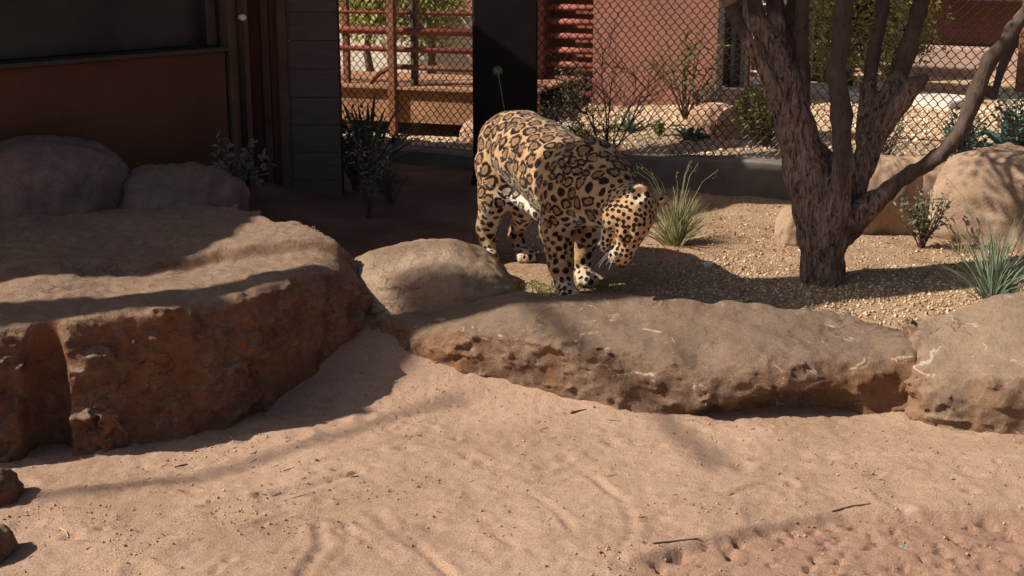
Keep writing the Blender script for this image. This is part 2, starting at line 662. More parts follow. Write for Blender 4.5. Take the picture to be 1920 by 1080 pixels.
bgr = t.mix(.7, bgr, t.mix(1.0, bgr, gg, 'MULTIPLY'))
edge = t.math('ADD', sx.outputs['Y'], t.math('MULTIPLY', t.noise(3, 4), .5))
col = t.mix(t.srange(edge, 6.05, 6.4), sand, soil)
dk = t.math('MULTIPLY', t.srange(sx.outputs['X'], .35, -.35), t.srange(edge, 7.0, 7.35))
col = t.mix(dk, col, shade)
col = t.mix(t.srange(fy, -.05, .1), col, bgr)
nb = t.bump(t.noise(30, 8, .76), .8, .020)
nb = t.bump(t.noise(130, 4, .75), 1.0, .011, nb)
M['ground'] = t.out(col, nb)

# bark: long vertical furrows low on the tree, smooth grey-brown limbs above
t = NT('tree_bark', .9, .12)
v = t.coord((1, 1, .26), (.0, -.18, 0))
fur = t.noise(58, 7, .74, vec=v, dist=.7)
sx = t.n('ShaderNodeSeparateXYZ')
t.l(t.n('ShaderNodeNewGeometry').outputs['Position'], sx.inputs[0])
rough_m = t.attr('rough_bark')
smoothc = t.ramp(t.noise(5, 5), [(.3, (.06, .041, .033)), (.7, (.12, .088, .07))])
smoothc = t.mix(t.ramp(t.noise(38, 6, .75, vec=t.coord((1, 1, .5))), [(.36, .7), (.5, 0.0)]), smoothc, (.035, .023, .018))
roughc = t.ramp(fur, [(.38, (.04, .027, .02)), (.48, (.22, .15, .115)), (.62, (.44, .33, .265))])
col = t.mix(rough_m, smoothc, roughc)
hgt = t.math('MULTIPLY', fur, t.math('ADD', rough_m, .25))
nb = t.bump(hgt, .9, .03)
nb = t.bump(t.noise(90, 4), .25, .005, nb)
M['bark'] = t.out(col, nb)
M['bark_plain'] = simple('limb_bark', (.20, .145, .11), .9, .3, 6, .4, 40)

# jaguar coat, from the spot layout stored on the mesh
t = NT('spotted_fur', .75, .15)
nz = t.math('MULTIPLY', t.math('SUBTRACT', t.noise(48, 3, .6), .5), .20)
e = t.math('ADD', t.math('ADD', t.math('MULTIPLY', t.attr('edge'), .62), t.math('MULTIPLY', t.math('SUBTRACT', .52, t.attr('f_one')), .38)), nz)
f1 = t.math('ADD', t.attr('f_one'), t.math('MULTIPLY', nz, 1.3))
mode, pale, rnd = t.attr('spot_mode'), t.attr('pale'), t.attr('cell_random')
hair = t.noise(160, 3, .7, vec=t.coord((1, 1, .35)))
tan = t.ramp(t.noise(5, 4), [(.3, (.42, .25, .125)), (.7, (.56, .36, .20))])
white = t.ramp(hair, [(.3, (.55, .47, .38)), (.7, (.78, .70, .60))])
base = t.mix(pale, tan, white)
base = t.mix(t.ramp(hair, [(.35, .35), (.55, 0.0)]), base, (.33, .17, .08))
ring_in = t.srange(e, .004, .022)
ring_out = t.srange(e, .245, .28)
brk = t.ramp(t.noise(34, 2), [(.62, 1.0), (.66, .05)])
ring = t.math('MULTIPLY', t.math('MULTIPLY', ring_in, t.math('SUBTRACT', 1.0, ring_out)), brk)
cen = t.math('MULTIPLY', ring_out, t.ramp(rnd, [(.1, .75), (.9, 1.0)]))
cencol = t.mix(t.srange(e, .40, .43), (.20, .098, .046), (.04, .02, .012))
ros = t.mix(t.math('MULTIPLY', cen, .8), base, cencol)
ros = t.mix(ring, ros, (.007, .004, .003))
sp = t.math('SUBTRACT', 1.0, t.srange(f1, .41, .47))
spt = t.mix(sp, base, (.010, .006, .005))
col = t.mix(mode, ros, spt)
col = t.mix(t.attr('dark_skin'), col, (.03, .015, .012))
nb = t.bump(hair, .5, .006)
M['fur'] = t.out(col, nb)
t.b.inputs['Sheen Weight'].default_value = .12
M['eye'] = simple('amber_eye', (.30, .17, .03), .1, .1, 8, 0, 50, spec=.6)
M['nose'] = simple('dark_nose', (.05, .022, .02), .4, .2, 8, .1, 50, spec=.4)

# ==================================================================== GROUND
def spaced(lo, dlo, dhi, hi, fine, nout):
    a = dlo - (dlo - lo) * (np.linspace(1, 0, nout, endpoint=False)) ** 2
    b = np.arange(dlo, dhi, fine)
    c = dhi + (hi - dhi) * np.linspace(0, 1, nout) ** 2
    return np.concatenate([a, b, c])


GRID = {}


def actual_z(x, y):
    """height of the finished ground sheet"""
    x, y = np.asarray(x, float), np.asarray(y, float)
    gx, gy, gzz = GRID['x'], GRID['y'], GRID['z']
    i = np.clip(np.searchsorted(gx, x) - 1, 0, len(gx) - 2)
    j = np.clip(np.searchsorted(gy, y) - 1, 0, len(gy) - 2)
    u = (x - gx[i]) / (gx[i + 1] - gx[i])
    v = (y - gy[j]) / (gy[j + 1] - gy[j])
    return gzz[i, j] * (1 - u) * (1 - v) + gzz[i + 1, j] * u * (1 - v) + gzz[i, j + 1] * (1 - u) * v + gzz[i + 1, j + 1] * u * v


def make_ground():
    xs = spaced(-45, -2.5, 2.6, 45, .0135, 26)
    ys = np.concatenate([np.linspace(-8, 3.7, 14, endpoint=False), np.arange(3.7, 6.6, .0125),
                         np.arange(6.6, 12, .04), 12 + 60 * np.linspace(0, 1, 22) ** 2])
    X, Y = np.meshgrid(xs, ys, indexing='ij')
    Z = ground_z(X, Y)
    near = sstep(6.6, 6.0, Y)
    Z = Z + near * (.018 * fbm(X * 1.6, Y * 1.6, 0, 3, 3) + .0055 * fbm(X * 8, Y * 8, 0, 4, 8, .55))
    Z = Z + (1 - near) * .012 * fbm(X * 4, Y * 4, 0, 3, 5) * sstep(40, 20, Y)
    # fine crumb, raked and dragged lines, the lower moist patch at the near right
    cr = fbm(X * 34, Y * 34, 0, 3, 11)
    Z = Z + near * (.0034 * cr + .007 * np.maximum(0, fbm(X * 22, Y * 22, 0, 2, 21) - .55))
    w = fbm(X * 1.3, Y * 1.3, 0, 2, 31)
    fan = (X + .12) / (Y - 2.9) * 11 + 1.6 * w + .5 * fbm(X * 5, Y * 5, 0, 2, 33)
    m = sstep(-.5, .3, X + .7) * sstep(.9, .5, X) * sstep(4.9, 4.3, Y)
    Z = Z - near * .003 * m * np.maximum(0, np.sin(fan * 3.1)) ** 3 * sstep(-.3, .5, fbm(X * 1.1 + 4, Y * .8, 0, 2, 35))
    drag = (Y - .28 * X) * 9 + .9 * w
    m2 = sstep(-.3, -.8, X) * sstep(4.95, 4.6, Y)
    Z = Z - near * .008 * m2 * np.maximum(0, np.sin(drag * 2.0)) ** 4
    p0, p1 = G(1190, 1065, -.29), G(1580, 962, -.29)
    ln = p0.y + (X - p0.x) * (p1.y - p0.y) / (p1.x - p0.x)
    ln = np.where(X > p1.x, p1.y + (X - p1.x) * .05, ln) + .02 * w
    low = sstep(.02, -.03, Y - ln) * sstep(p0.x - .1, p0.x + .1, X)
    pock = np.maximum(0, fbm(X * 26, Y * 26, 0, 3, 51) - .35)
    Z = Z - low * (.032 + .05 * pock)
    # drag marks and rake lines, each a shallow furrow with a small bank
    marks = [[(690, 950), (760, 1010), (835, 1085)], [(640, 975), (700, 1030), (750, 1085)], [(760, 985), (800, 1040), (840, 1085)], [(880, 985), (925, 1065)],
             [(-20, 1008), (180, 1015), (330, 1012), (440, 995), (530, 958)], [(-20, 1050), (160, 1040), (300, 1030), (400, 1018)], [(40, 980), (200, 978), (360, 968)],
             [(380, 945), (520, 915), (660, 880)], [(560, 1085), (600, 1020), (590, 980)], [(980, 1085), (960, 1030), (900, 960)], [(1060, 1080), (1080, 1020), (1060, 960), (1000, 915)],
             [(1150, 1060), (1190, 1000), (1180, 940), (1120, 890)], [(1000, 900), (1120, 860), (1260, 850)], [(1330, 930), (1480, 890), (1640, 880)], [(1420, 850), (1560, 835), (1720, 850)],
             [(120, 900), (260, 880), (420, 850)], [(560, 860), (700, 840), (820, 800)], [(1180, 1015), (1320, 1008)]]
    rg = np.random.default_rng(98)
    for mk in marks:
        pp = [G(a_, b_, -.27) for a_, b_ in mk]
        dm = np.full(X.shape, 9.0)
        sx_ = (xs > min(p.x for p in pp) - .15) & (xs < max(p.x for p in pp) + .15)
        sy_ = (ys > min(p.y for p in pp) - .15) & (ys < max(p.y for p in pp) + .15)
        ii = np.ix_(sx_, sy_)
        xx = X[ii] + .03 * w[ii]
        yy = Y[ii] + .03 * fbm(X[ii] * 4, Y[ii] * 4, 0, 2, 45)
        dd_ = np.full(xx.shape, 9.0)
        for p, q in zip(pp[:-1], pp[1:]):
            ex, ey = q.x - p.x, q.y - p.y
            tt = np.clip(((xx - p.x) * ex + (yy - p.y) * ey) / (ex * ex + ey * ey), 0, 1)
            dd_ = np.minimum(dd_, np.hypot(xx - p.x - tt * ex, yy - p.y - tt * ey))
        wd, dp = rg.uniform(.013, .024), rg.uniform(.006, .012)
        Z[ii] += dp * (-np.exp(-(dd_ / wd) ** 2) + .5 * np.exp(-((dd_ - 1.9 * wd) / (.8 * wd)) ** 2)) * (.55 + .6 * vnoise(xx * 6, yy * 6, 0, 46))
    rg = np.random.default_rng(99)
    for _ in range(75):
        cx_, cy_ = rg.uniform(-1.9, 2.1), rg.uniform(3.9, 5.6)
        r_, sq, an = rg.uniform(.018, .055), rg.uniform(.4, 1), rg.uniform(0, 3.14)
        sl = (np.abs(xs - cx_) < .2)[:, None] & (np.abs(ys - cy_) < .2)[None]
        u = (X[sl] - cx_) * math.cos(an) + (Y[sl] - cy_) * math.sin(an)
        v = (-(X[sl] - cx_) * math.sin(an) + (Y[sl] - cy_) * math.cos(an)) / sq
        q = np.sqrt(u * u + v * v) / r_
        Z[sl] += rg.uniform(.004, .013) * (-np.exp(-q ** 2 * 1.4) + .45 * np.exp(-((q - 1.5) / .45) ** 2))
    GRID['x'], GRID['y'], GRID['z'] = xs, ys, Z
    nx, ny = X.shape
    V = np.stack([X, Y, Z], -1).reshape(-1, 3)
    i, j = np.meshgrid(np.arange(nx - 1), np.arange(ny - 1), indexing='ij')
    a = (i * ny + j).ravel()
    F = np.stack([a, a + ny, a + ny + 1, a + 1], 1)
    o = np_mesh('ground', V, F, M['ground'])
    at_ = o.data.attributes.new('moist', 'FLOAT', 'POINT')
    at_.data.foreach_set('value', low.ravel().astype(np.float32))
    tag(o, 'pinkish sand and gravelly soil of the enclosure floor', None, kind='structure')
    return o


make_ground()


# ==================================================================== ROCKS
def poly_sdf(X, Y, pts):
    pts = np.array(pts, float)
    n = len(pts)
    d = np.full(X.shape, 1e9)
    s = np.ones(X.shape)
    for i in range(n):
        a, b = pts[i], pts[i - 1]
        e = b - a
        wx, wy = X - a[0], Y - a[1]
        tt = np.clip((wx * e[0] + wy * e[1]) / (e @ e), 0, 1)
        d = np.minimum(d, (wx - e[0] * tt) ** 2 + (wy - e[1] * tt) ** 2)
        c1, c2 = Y >= a[1], Y < b[1]
        c3 = e[0] * wy > e[1] * wx
        flip = (c1 & c2 & c3) | (~c1 & ~c2 & ~c3)
        s = np.where(flip, -s, s)
    return s * np.sqrt(d)


def smax(a, b, k):
    h = np.clip(.5 + .5 * (a - b) / k, 0, 1)
    return b * (1 - h) + a * h + k * h * (1 - h)


def slab_rock(name, label, plan, top, m, zlo, zhi, h=.016, k=.07, amp=.03, fr=4.0, carve=None, slope=0.0, seed=0, fine=.012, chip=.019):
    plan = np.array(plan)
    lo = (*(plan.min(0) - .12), zlo)
    hi = (*(plan.max(0) + .12), zhi)
    S = SDF(lo, hi, h)
    X, Y, Z = S.grid()
    d = poly_sdf(X[:, :, 0], Y[:, :, 0], plan)[:, :, None] + slope * (Z - zlo)
    tz = top(X[:, :, 0], Y[:, :, 0])[:, :, None]
    dd = smax(d, Z - tz, k)
    m_ = np.abs(dd) < .11
    x, y, z = X[m_], Y[m_], Z[m_]
    side = sstep(-.06, .04, np.broadcast_to(d, dd.shape)[m_])
    rdg = (1 - np.abs(fbm(x * fr * 1.7, y * fr * 1.7, z * fr * 3.2, 3, seed + 40))) - .55
    nz = amp * fbm(x * fr, y * fr, z * fr * 1.3, 4, seed) - .55 * amp * rdg
    # bedding planes and chipped facets
    bed = np.abs(((z + .05 * fbm(x * 2, y * 2, z * 2, 2, seed + 60)) * 11) % 1 - .5)
    nz = nz - .010 * side * sstep(.08, .0, bed)
    cell = fbm(np.floor(x * 13 + 2 * vnoise(x * 6, y * 6, z * 6, seed + 3)), np.floor(y * 13), np.floor(z * 17 + 2 * vnoise(x * 5, y * 5, z * 5, seed + 4)), 1, seed + 70)
    nz = nz + chip * side * cell
    dd[m_] += nz * (.45 + .55 * side) + fine * side * fbm(x * 19, y * 19, z * 26, 4, seed + 9, .6) + fine * .3 * fbm(x * 26, y * 26, z * 26, 3, seed + 19, .6)
    if carve is not None:
        dd = carve(X, Y, Z, dd)
    # close at the bottom of the volume
    dd = np.maximum(dd, (zlo + 1.5 * h) - Z)
    S.d = dd.astype(np.float32)
    V, F = S.mesh()
    o = np_mesh(name, V, F, m)
    tag(o, label, 'rock')
    return o


def boulder(name, label, c, rad, m, seed=0, sub=5, amp=.12, fr=1.7, power=2.4, rz=0, facet=0.0, cat='boulder', tilt=0.0, parent=None):
    """a rounded, uneven stone: a superellipsoid pushed about by noise"""
    nu, nv = (int(18 * sub), int(11 * sub))
    th = np.linspace(0, 2 * np.pi, nu, endpoint=False)
    ph = np.linspace(-np.pi / 2, np.pi / 2, nv)
    T, Pp = np.meshgrid(th, ph, indexing='ij')
    D = np.stack([np.cos(Pp) * np.cos(T), np.cos(Pp) * np.sin(T), np.sin(Pp)], -1)
    r = 1.0 / ((np.abs(D) ** power).sum(-1)) ** (1 / power)
    if facet:
        rr = np.random.default_rng(seed)
        for _ in range(9):
            n = rr.normal(size=3)
            n /= np.linalg.norm(n)
            dd = (D @ n)
            lim = 1 - facet * rr.uniform(.4, 1)
            r = np.where(dd > 0.05, np.minimum(r, lim / np.maximum(dd, .05)), r)
    r = r * (1 + amp * fbm(D[..., 0] * fr + seed, D[..., 1] * fr, D[..., 2] * fr, 4, seed, .5)
             + .018 * fbm(D[..., 0] * 11, D[..., 1] * 11, D[..., 2] * 11, 3, seed + 5))
    V = D * r[..., None] * np.array(rad)
    cs, sn = math.cos(tilt), math.sin(tilt)
    V = np.stack([V[..., 0] * cs + V[..., 2] * sn, V[..., 1], -V[..., 0] * sn + V[..., 2] * cs], -1)
    cs, sn = math.cos(rz), math.sin(rz)
    V = np.stack([V[..., 0] * cs - V[..., 1] * sn, V[..., 0] * sn + V[..., 1] * cs, V[..., 2]], -1) + np.array(c)
    V = V.reshape(-1, 3)
    i, j = np.meshgrid(np.arange(nu), np.arange(nv - 1), indexing='ij')
    i2 = (i + 1) % nu
    F = np.stack([i * nv + j, i2 * nv + j, i2 * nv + j + 1, i * nv + j + 1], -1).reshape(-1, 4)
    # merge poles
    V[np.arange(nu) * nv] = V[np.arange(nu) * nv].mean(0)
    V[np.arange(nu) * nv + nv - 1] = V[np.arange(nu) * nv + nv - 1].mean(0)
    me = bpy.data.meshes.new(name)
    me.from_pydata(V.tolist(), [], F.tolist())
    import bmesh
    bm = bmesh.new()
    bm.from_mesh(me)
    bmesh.ops.remove_doubles(bm, verts=bm.verts, dist=1e-6)
    bm.to_mesh(me)
    bm.free()
    o = link(name, me, m, parent, True)
    if parent is None:
        tag(o, label, cat)
    return o


# the broad ledge at the left, with an upper layer towards the back
def ledge_top(x, y):
    z = .225 + .02 * fbm(x * 2, y * 2, 0, 3, 4)
    # upper layer behind a step
    ln = y - (5.72 + .42 * (x + 1.9))
    ln = ln + .05 * fbm(x * 3, y * 3, 0, 3, 14)
    z = z + .055 * sstep(-.03, .05, ln) + .03 * sstep(.2, .8, ln)
    return z - .24 * sstep(-.98, -.52, x) ** 2


def ledge_carve(X, Y, Z, d):
    # the deep vertical cleft in the front face and a slight overhang below the top lip
    c = P(88, 720, 5.02)
    q = np.sqrt(((X - c.x) * 1.0 - .05 * (Z + .1)) ** 2 + ((Y - c.y + .03) * .62) ** 2)
    w = .085 - .17 * np.maximum(0, Z + .02) 
    dd = smax(d, -(q - np.maximum(w, .0)), .03)
    f = sstep(-.28, .12, Z) * sstep(.2, .1, Z)
    return dd + .018 * f * 0


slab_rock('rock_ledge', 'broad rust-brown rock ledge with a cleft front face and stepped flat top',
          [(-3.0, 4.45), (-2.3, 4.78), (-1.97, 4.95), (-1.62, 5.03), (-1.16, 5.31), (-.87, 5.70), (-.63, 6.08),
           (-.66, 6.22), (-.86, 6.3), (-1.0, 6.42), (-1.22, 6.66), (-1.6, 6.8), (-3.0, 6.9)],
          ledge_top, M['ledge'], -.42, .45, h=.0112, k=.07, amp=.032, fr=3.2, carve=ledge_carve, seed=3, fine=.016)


def long_top(x, y):
    f = sstep(5.35, 6.05, y - .05)
    z = -.045 + .10 * f
    z = z - .06 * sstep(.1, -.5, x) - .02 * sstep(1.0, 1.6, x)
    z = z - .05 * np.exp(-((x - .78) / .09) ** 2 - ((y - 5.5) / .14) ** 2)
    return z + .018 * fbm(x * 2.5, y * 2.5, 0, 3, 24)


def long_carve(X, Y, Z, d):
    # the hollow under the front lip
    c = P(1480, 752, 5.45)
    q = np.sqrt(((X - c.x) / .40) ** 2 + ((Y - 5.38) / .15) ** 2 + ((Z + .295 - .06 * (X - c.x)) / .125) ** 2)
    q = q + .18 * fbm(X * 9, Y * 9, Z * 9, 3, 77)
    return smax(d, -(q - 1) * .1, .012)


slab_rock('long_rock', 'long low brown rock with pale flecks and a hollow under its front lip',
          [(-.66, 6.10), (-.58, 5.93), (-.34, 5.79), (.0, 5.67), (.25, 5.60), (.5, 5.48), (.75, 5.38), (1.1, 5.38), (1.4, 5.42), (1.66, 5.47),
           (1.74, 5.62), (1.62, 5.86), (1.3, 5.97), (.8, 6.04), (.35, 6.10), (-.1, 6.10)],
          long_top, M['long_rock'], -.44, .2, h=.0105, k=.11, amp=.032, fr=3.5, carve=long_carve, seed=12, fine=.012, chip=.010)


def right_top(x, y):
    return -.095 + .12 * sstep(5.15, 5.8, y) + .13 * sstep(1.7, 2.3, x) + .015 * fbm(x * 3, y * 3, 0, 3, 44)


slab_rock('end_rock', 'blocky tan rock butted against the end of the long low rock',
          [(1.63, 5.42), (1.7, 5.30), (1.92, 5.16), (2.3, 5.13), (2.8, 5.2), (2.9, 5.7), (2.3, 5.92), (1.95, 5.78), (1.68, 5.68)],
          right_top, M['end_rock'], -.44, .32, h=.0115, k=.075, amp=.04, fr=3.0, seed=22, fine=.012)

boulder('round_boulder', 'smooth rounded tan boulder between the ledge and the long low rock', (-.395, 6.36, -.02), (.405, .33, .232),
        M['granite'], seed=5, sub=7, amp=.07, power=2.35)
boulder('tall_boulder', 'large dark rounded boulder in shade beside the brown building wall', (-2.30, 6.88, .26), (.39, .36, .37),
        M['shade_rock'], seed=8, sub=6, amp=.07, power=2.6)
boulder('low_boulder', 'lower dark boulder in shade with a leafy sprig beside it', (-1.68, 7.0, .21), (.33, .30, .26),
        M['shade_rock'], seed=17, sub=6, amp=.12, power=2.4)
boulder('split_boulder', 'big angular tan boulder striped by tree-stem shadows', (2.74, 7.55, .12), (.42, .34, .35),
        M['back_rock'], seed=31, sub=6, amp=.09, power=3.4, rz=-.55)
boulder('tree_boulder', 'grey-brown boulder half hidden behind the tree trunk', (2.03, 7.72, .10), (.25, .24, .30),
        M['back_rock'], seed=37, sub=6, amp=.10, power=2.8, facet=.2)
boulder('trunk_stone', 'small upright stone peeping out behind the trunk', (1.50, 7.35, .06), (.09, .10, .13),
        M['back_rock'], seed=41, sub=4, amp=.10)
p = G(2, 925, -.26)
boulder('corner_stone', 'dark reddish stone at the sand edge in front of the ledge cleft', (p.x - .05, p.y + .02, float(actual_z(p.x - .05, p.y + .02)) + .012), (.11, .10, .10),
        M['ledge'], seed=43, sub=4, amp=.16)
p = G(-4, 1045, -.26)
boulder('low_corner_stone', 'low dark red stone beyond the corner stone on the sand', (p.x - .05, p.y, float(actual_z(p.x - .05, p.y)) + .01), (.085, .11, .09),
        M['ledge'], seed=47, sub=4, amp=.16)


# ==================================================================== BUILDING AT THE LEFT
# its long wall runs diagonally: from the corner by the enclosure towards the near left
WA, WB = Vector((-1.50, 8.12, 0)), Vector((-3.28, 6.215, 0))
WD = (WB - WA).normalized()
WN = Vector((-WD.y, WD.x, 0))           # out of the wall, towards the enclosure
if WN.x < 0:
    WN = -WN
WRZ = math.atan2(WD.y, WD.x)
house = empty('animal_house', (WA.x, WA.y, .1),
              'brown animal house with a wide dark window above a rust-coloured panel', 'building')


def on_wall(s, off, z):
    return WA + WD * s + WN * off + Vector((0, 0, z))


def wall_box(name, s0, s1, off, thick, z0, z1, m, parent=house, bev=.004):
    b = MB()
    b.box(on_wall((s0 + s1) / 2, off, (z0 + z1) / 2), (s1 - s0, thick, z1 - z0), WRZ, bev)
    return b.build(name, m, parent)


SILL = .955
LW = (WB - WA).length
wall_box('lower_panel', .17, LW, -.10, .20, -.1, SILL, M['brown_panel'])
wall_box('sill', .16, LW, -.07, .22, SILL + .001, SILL + .028, M['dark_metal'])
win = wall_box('window', .22, LW - .1, -.14, .02, SILL + .03, 2.45, M['glass'])
for s in (.215, 1.65):
    wall_box('window_frame', s - .03, s + .035, -.10, .11, SILL + .03, 2.45, M['dark_metal'], win)
wall_box('header', .16, LW, -.10, .20, 2.452, 2.98, M['brown_panel'])
wall_box('corner_trim', .015, .155, -.085, .21, -.1, 2.98, M['trim'])
b = MB()
b.tube([on_wall(.085, .035, 0.0), on_wall(.085, .035, 2.9)], .017, 8)
b.build('conduit', M['dark_metal'], house, True)
b = MB()
pp = P(488, 33, on_wall(.10, .06, 0).y)
c = on_wall(.085, .06, pp.z)
b.tube([c - WN * .02, c + WN * .005, c + WN * .02, c + WN * .026], [.016, .02, .016, .006], 10)
b.build('knob_light', M['lamp_white'], house, True)
# planked corner pier beyond the wall end
PX0, PX1, PY = -1.315, -1.02, 8.30
b = MB()
b.box(((PX0 + PX1) / 2, PY + .12, 1.40), (PX1 - PX0 - .02, .2, 3.1), 0, .004)
pier = b.build('pier', M['dark_void'], house)
zz = .0
for i in range(18):
    hgt = .165
    b = MB()
    b.box(((PX0 + PX1) / 2 + .0015 * math.sin(i * 3.1), PY + .008 + .002 * math.sin(i * 5.7), zz + hgt / 2), (PX1 - PX0, .026, hgt - .0025), 0, .0015)
    b.build('plank', M['planks'], pier)
    zz += hgt
b = MB()
b.box((PX0 - .024, PY - .012, 1.45), (.054, .05, 2.9), 0, .003)
b.build('pier_trim', M['trim'], house)
for (dx, w, dy, mm) in ((-.075, .05, .03, 'brown_panel'), (-.125, .045, .015, 'trim'), (-.20, .10, .04, 'brown_panel')):
    b = MB()
    b.box((PX0 + dx, PY + dy, 1.45), (w, .06, 2.9), 0, .003)
    b.build('pier_trim', M[mm], house)
# the mass of the house behind and the flat roof whose edge shades the yard
k1 = 1.0 / math.tan(SUN_EL)
SHIFT = Vector((math.cos(SUN_AZ) * k1, math.sin(SUN_AZ) * k1, 0))
RZ = 3.0
shadow = [(-2.6, 5.42), (-1.95, 5.58), (-1.66, 5.66), (-1.45, 5.80), (-1.26, 5.97), (-1.08, 6.22), (-1.0, 6.58), (-.30, 6.98), (.20, 7.10), (.50, 7.75), (.93, 8.38), (1.30, 8.42), (1.92, 8.36),
          (1.98, 8.46), (.9, 9.03), (0, 9.50), (-.85, 9.96), (-2.2, 10.9), (-6.5, 10.9), (-6.5, 4.9)]
pts = [Vector((x, y, 0)) - SHIFT * RZ for x, y in shadow]
b = MB()
n = len(pts)
vs = [p + Vector((0, 0, RZ)) for p in pts] + [p + Vector((0, 0, RZ + .10)) for p in pts]
fs = [tuple(range(n))[::-1], tuple(range(n, 2 * n))] + [(i, (i + 1) % n, n + (i + 1) % n, n + i) for i in range(n)]
b.add(vs, fs)
b.build('roof', M['dark_metal'], house)
b = MB()
back = [WA - WN * .26 + WD * .2, WB - WN * .26, WB + Vector((-3.6, 1.0, 0)), Vector((-8.4, 9.6, 0)), Vector((-3.9, 9.9, 0))]
n = len(back)
vs = [p + Vector((0, 0, -.1)) for p in back] + [Vector((p.x, p.y, 2.98)) for p in back]
fs = [tuple(range(n))[::-1], tuple(range(n, 2 * n))] + [(i, (i + 1) % n, n + (i + 1) % n, n + i) for i in range(n)]
b.add(vs, fs)
b.build('wall', M['dark_void'], house)

# the overhead frame that crosses the enclosure; its shadow falls over ledge, animal and tree foot
frame = empty('overhead_frame', (3.9, 6.9, 0), 'dark steel roof frame on a post spanning above the enclosure', 'roof frame')


def over_beam(name, a, c, wa, wc, z=RZ, hh=.09):
    """a beam placed above so that it shades the line a-c on the ground"""
    a, c = Vector((*a, 0)) - SHIFT * z, Vector((*c, 0)) - SHIFT * z
    d = (c - a).normalized()
    nn = Vector((-d.y, d.x, 0))
    vs = []
    for (q, w) in ((a, wa), (c, wc)):
        for (o, dz) in ((-w, -hh), (w, -hh), (w, hh), (-w, hh)):
            vs.append(q + nn * o + Vector((0, 0, z + dz)))
    MB().add(vs, [(0, 3, 2, 1), (4, 5, 6, 7), (0, 1, 5, 4), (1, 2, 6, 5), (2, 3, 7, 6), (3, 0, 4, 7)]).build(name, M['dark_metal'], frame)
    return c


over_beam('beam', (-2.9, 4.62), (-1.02, 5.47), .09, .12)
over_beam('tie', (-1.08, 5.46), (-.48, 5.98), .035, .035, RZ - .03)
over_beam('beam', (-.52, 5.93), (.95, 6.275), .07, .24)
pe = over_beam('beam', (.95, 6.275), (7.3, 8.0), .24, .03)
b = MB()
b.box((pe.x - .15, pe.y - .03, 1.46), (.14, .14, 2.92), 0, .01)
b.build('post', M['dark_metal'], frame)

# ==================================================================== FENCE
FD = Vector((1, -.535, 0)).normalized()
FN = Vector((-FD.y, FD.x, 0))            # away from the camera
FRZ = math.atan2(FD.y, FD.x)


def fence_pt(x, z=0.0, off=0.0):
    return Vector((x, 9.55 - .535 * x, z)) + FN * off


def kerb_top(x):
    return .11 + .115 * float(sstep(-.2, 1.6, x))


b = MB()
NK = 60
vs, fs = [], []
for i in range(NK + 1):
    x = -2.2 + 7.2 * i / NK
    zt = kerb_top(x) + .004 * math.sin(x * 9)
    prof = [(-.10, -.25), (-.10, zt - .015), (-.085, zt), (.07, zt), (.085, zt - .015), (.085, -.25)]
    for (o, z) in prof:
        vs.append(fence_pt(x, z, o))
for i in range(NK):
    for k in range(6):
        k2 = (k + 1) % 6
        fs.append((i * 6 + k, i * 6 + k2, (i + 1) * 6 + k2, (i + 1) * 6 + k))
fs += [tuple(range(6))[::-1], tuple(NK * 6 + k for k in range(6))]
b.add(vs, fs)
tag(b.build('concrete_kerb', M['concrete'], None), 'low grey concrete kerb along the foot of the wire fence', 'kerb')

fence = empty('chain_link_fence', fence_pt(-2.2, 0), 'dark chain-link wire fence standing on the concrete kerb', 'fence')
SW = .0285
b = MB()
Lf = 6.9 / FD.x
for i in range(int(Lf / SW)):
    base = fence_pt(-2.15) + FD * (i * SW)
    zb = kerb_top(base.x) - .01
    pts = []
    for j in range(54):
        side = 1 if (j + i) % 2 else -1
        z = zb + j * SW * 1.12
        wob = .0022 * math.sin(i * 1.7 + j * .9) + .004 * math.sin(i * .21 + j * .13) + .002 * random.gauss(0, 1)
        for dz in (-.14, .14):
            q = base + FD * (side * SW * .49 + wob) + FN * (.003 if dz < 0 else -.003)
            pts.append(Vector((q.x, q.y, z + dz * SW)))
    b.tube(pts, .0033, 3, False)
wm = b.build('wire_mesh', M['wire'], fence)
wm['kind'] = 'stuff'
for xp in (-2.15, 4.6):
    q = fence_pt(xp)
    b = MB()
    b.tube([(q.x, q.y, 0), (q.x, q.y, 2.2)], .03, 10)
    b.build('fence_post', M['dark_metal'], fence, True)
b = MB()
b.tube([fence_pt(-2.15, 2.0), fence_pt(4.6, 2.0)], .022, 8)
b.build('top_rail', M['dark_metal'], fence, True)

# the stout black post in front of the fence
q0, q1 = P(886, 150, 9.05), P(1008, 150, 9.05)
b = MB()
b.box(((q0.x + q1.x) / 2, 9.05 + .17, 1.0), (q1.x - q0.x, .34, 2.6), 0, .012)
post = empty('support_post', ((q0.x + q1.x) / 2, 9.22, 0), 'stout square black steel post standing before the wire fence', 'post')
b.build('column', M['black_post'], post)
b = MB()
b.box(((q0.x + q1.x) / 2, 9.23, .01), (q1.x - q0.x + .03, .38, .05), 0, .01)
b.build('base_plate', M['black_post'], post)

# ==================================================================== BEYOND THE FENCE
# red stucco wall whose right end is a dark door bay
def along(px, py, y, slope=-.535):
    return P(px, py, y)


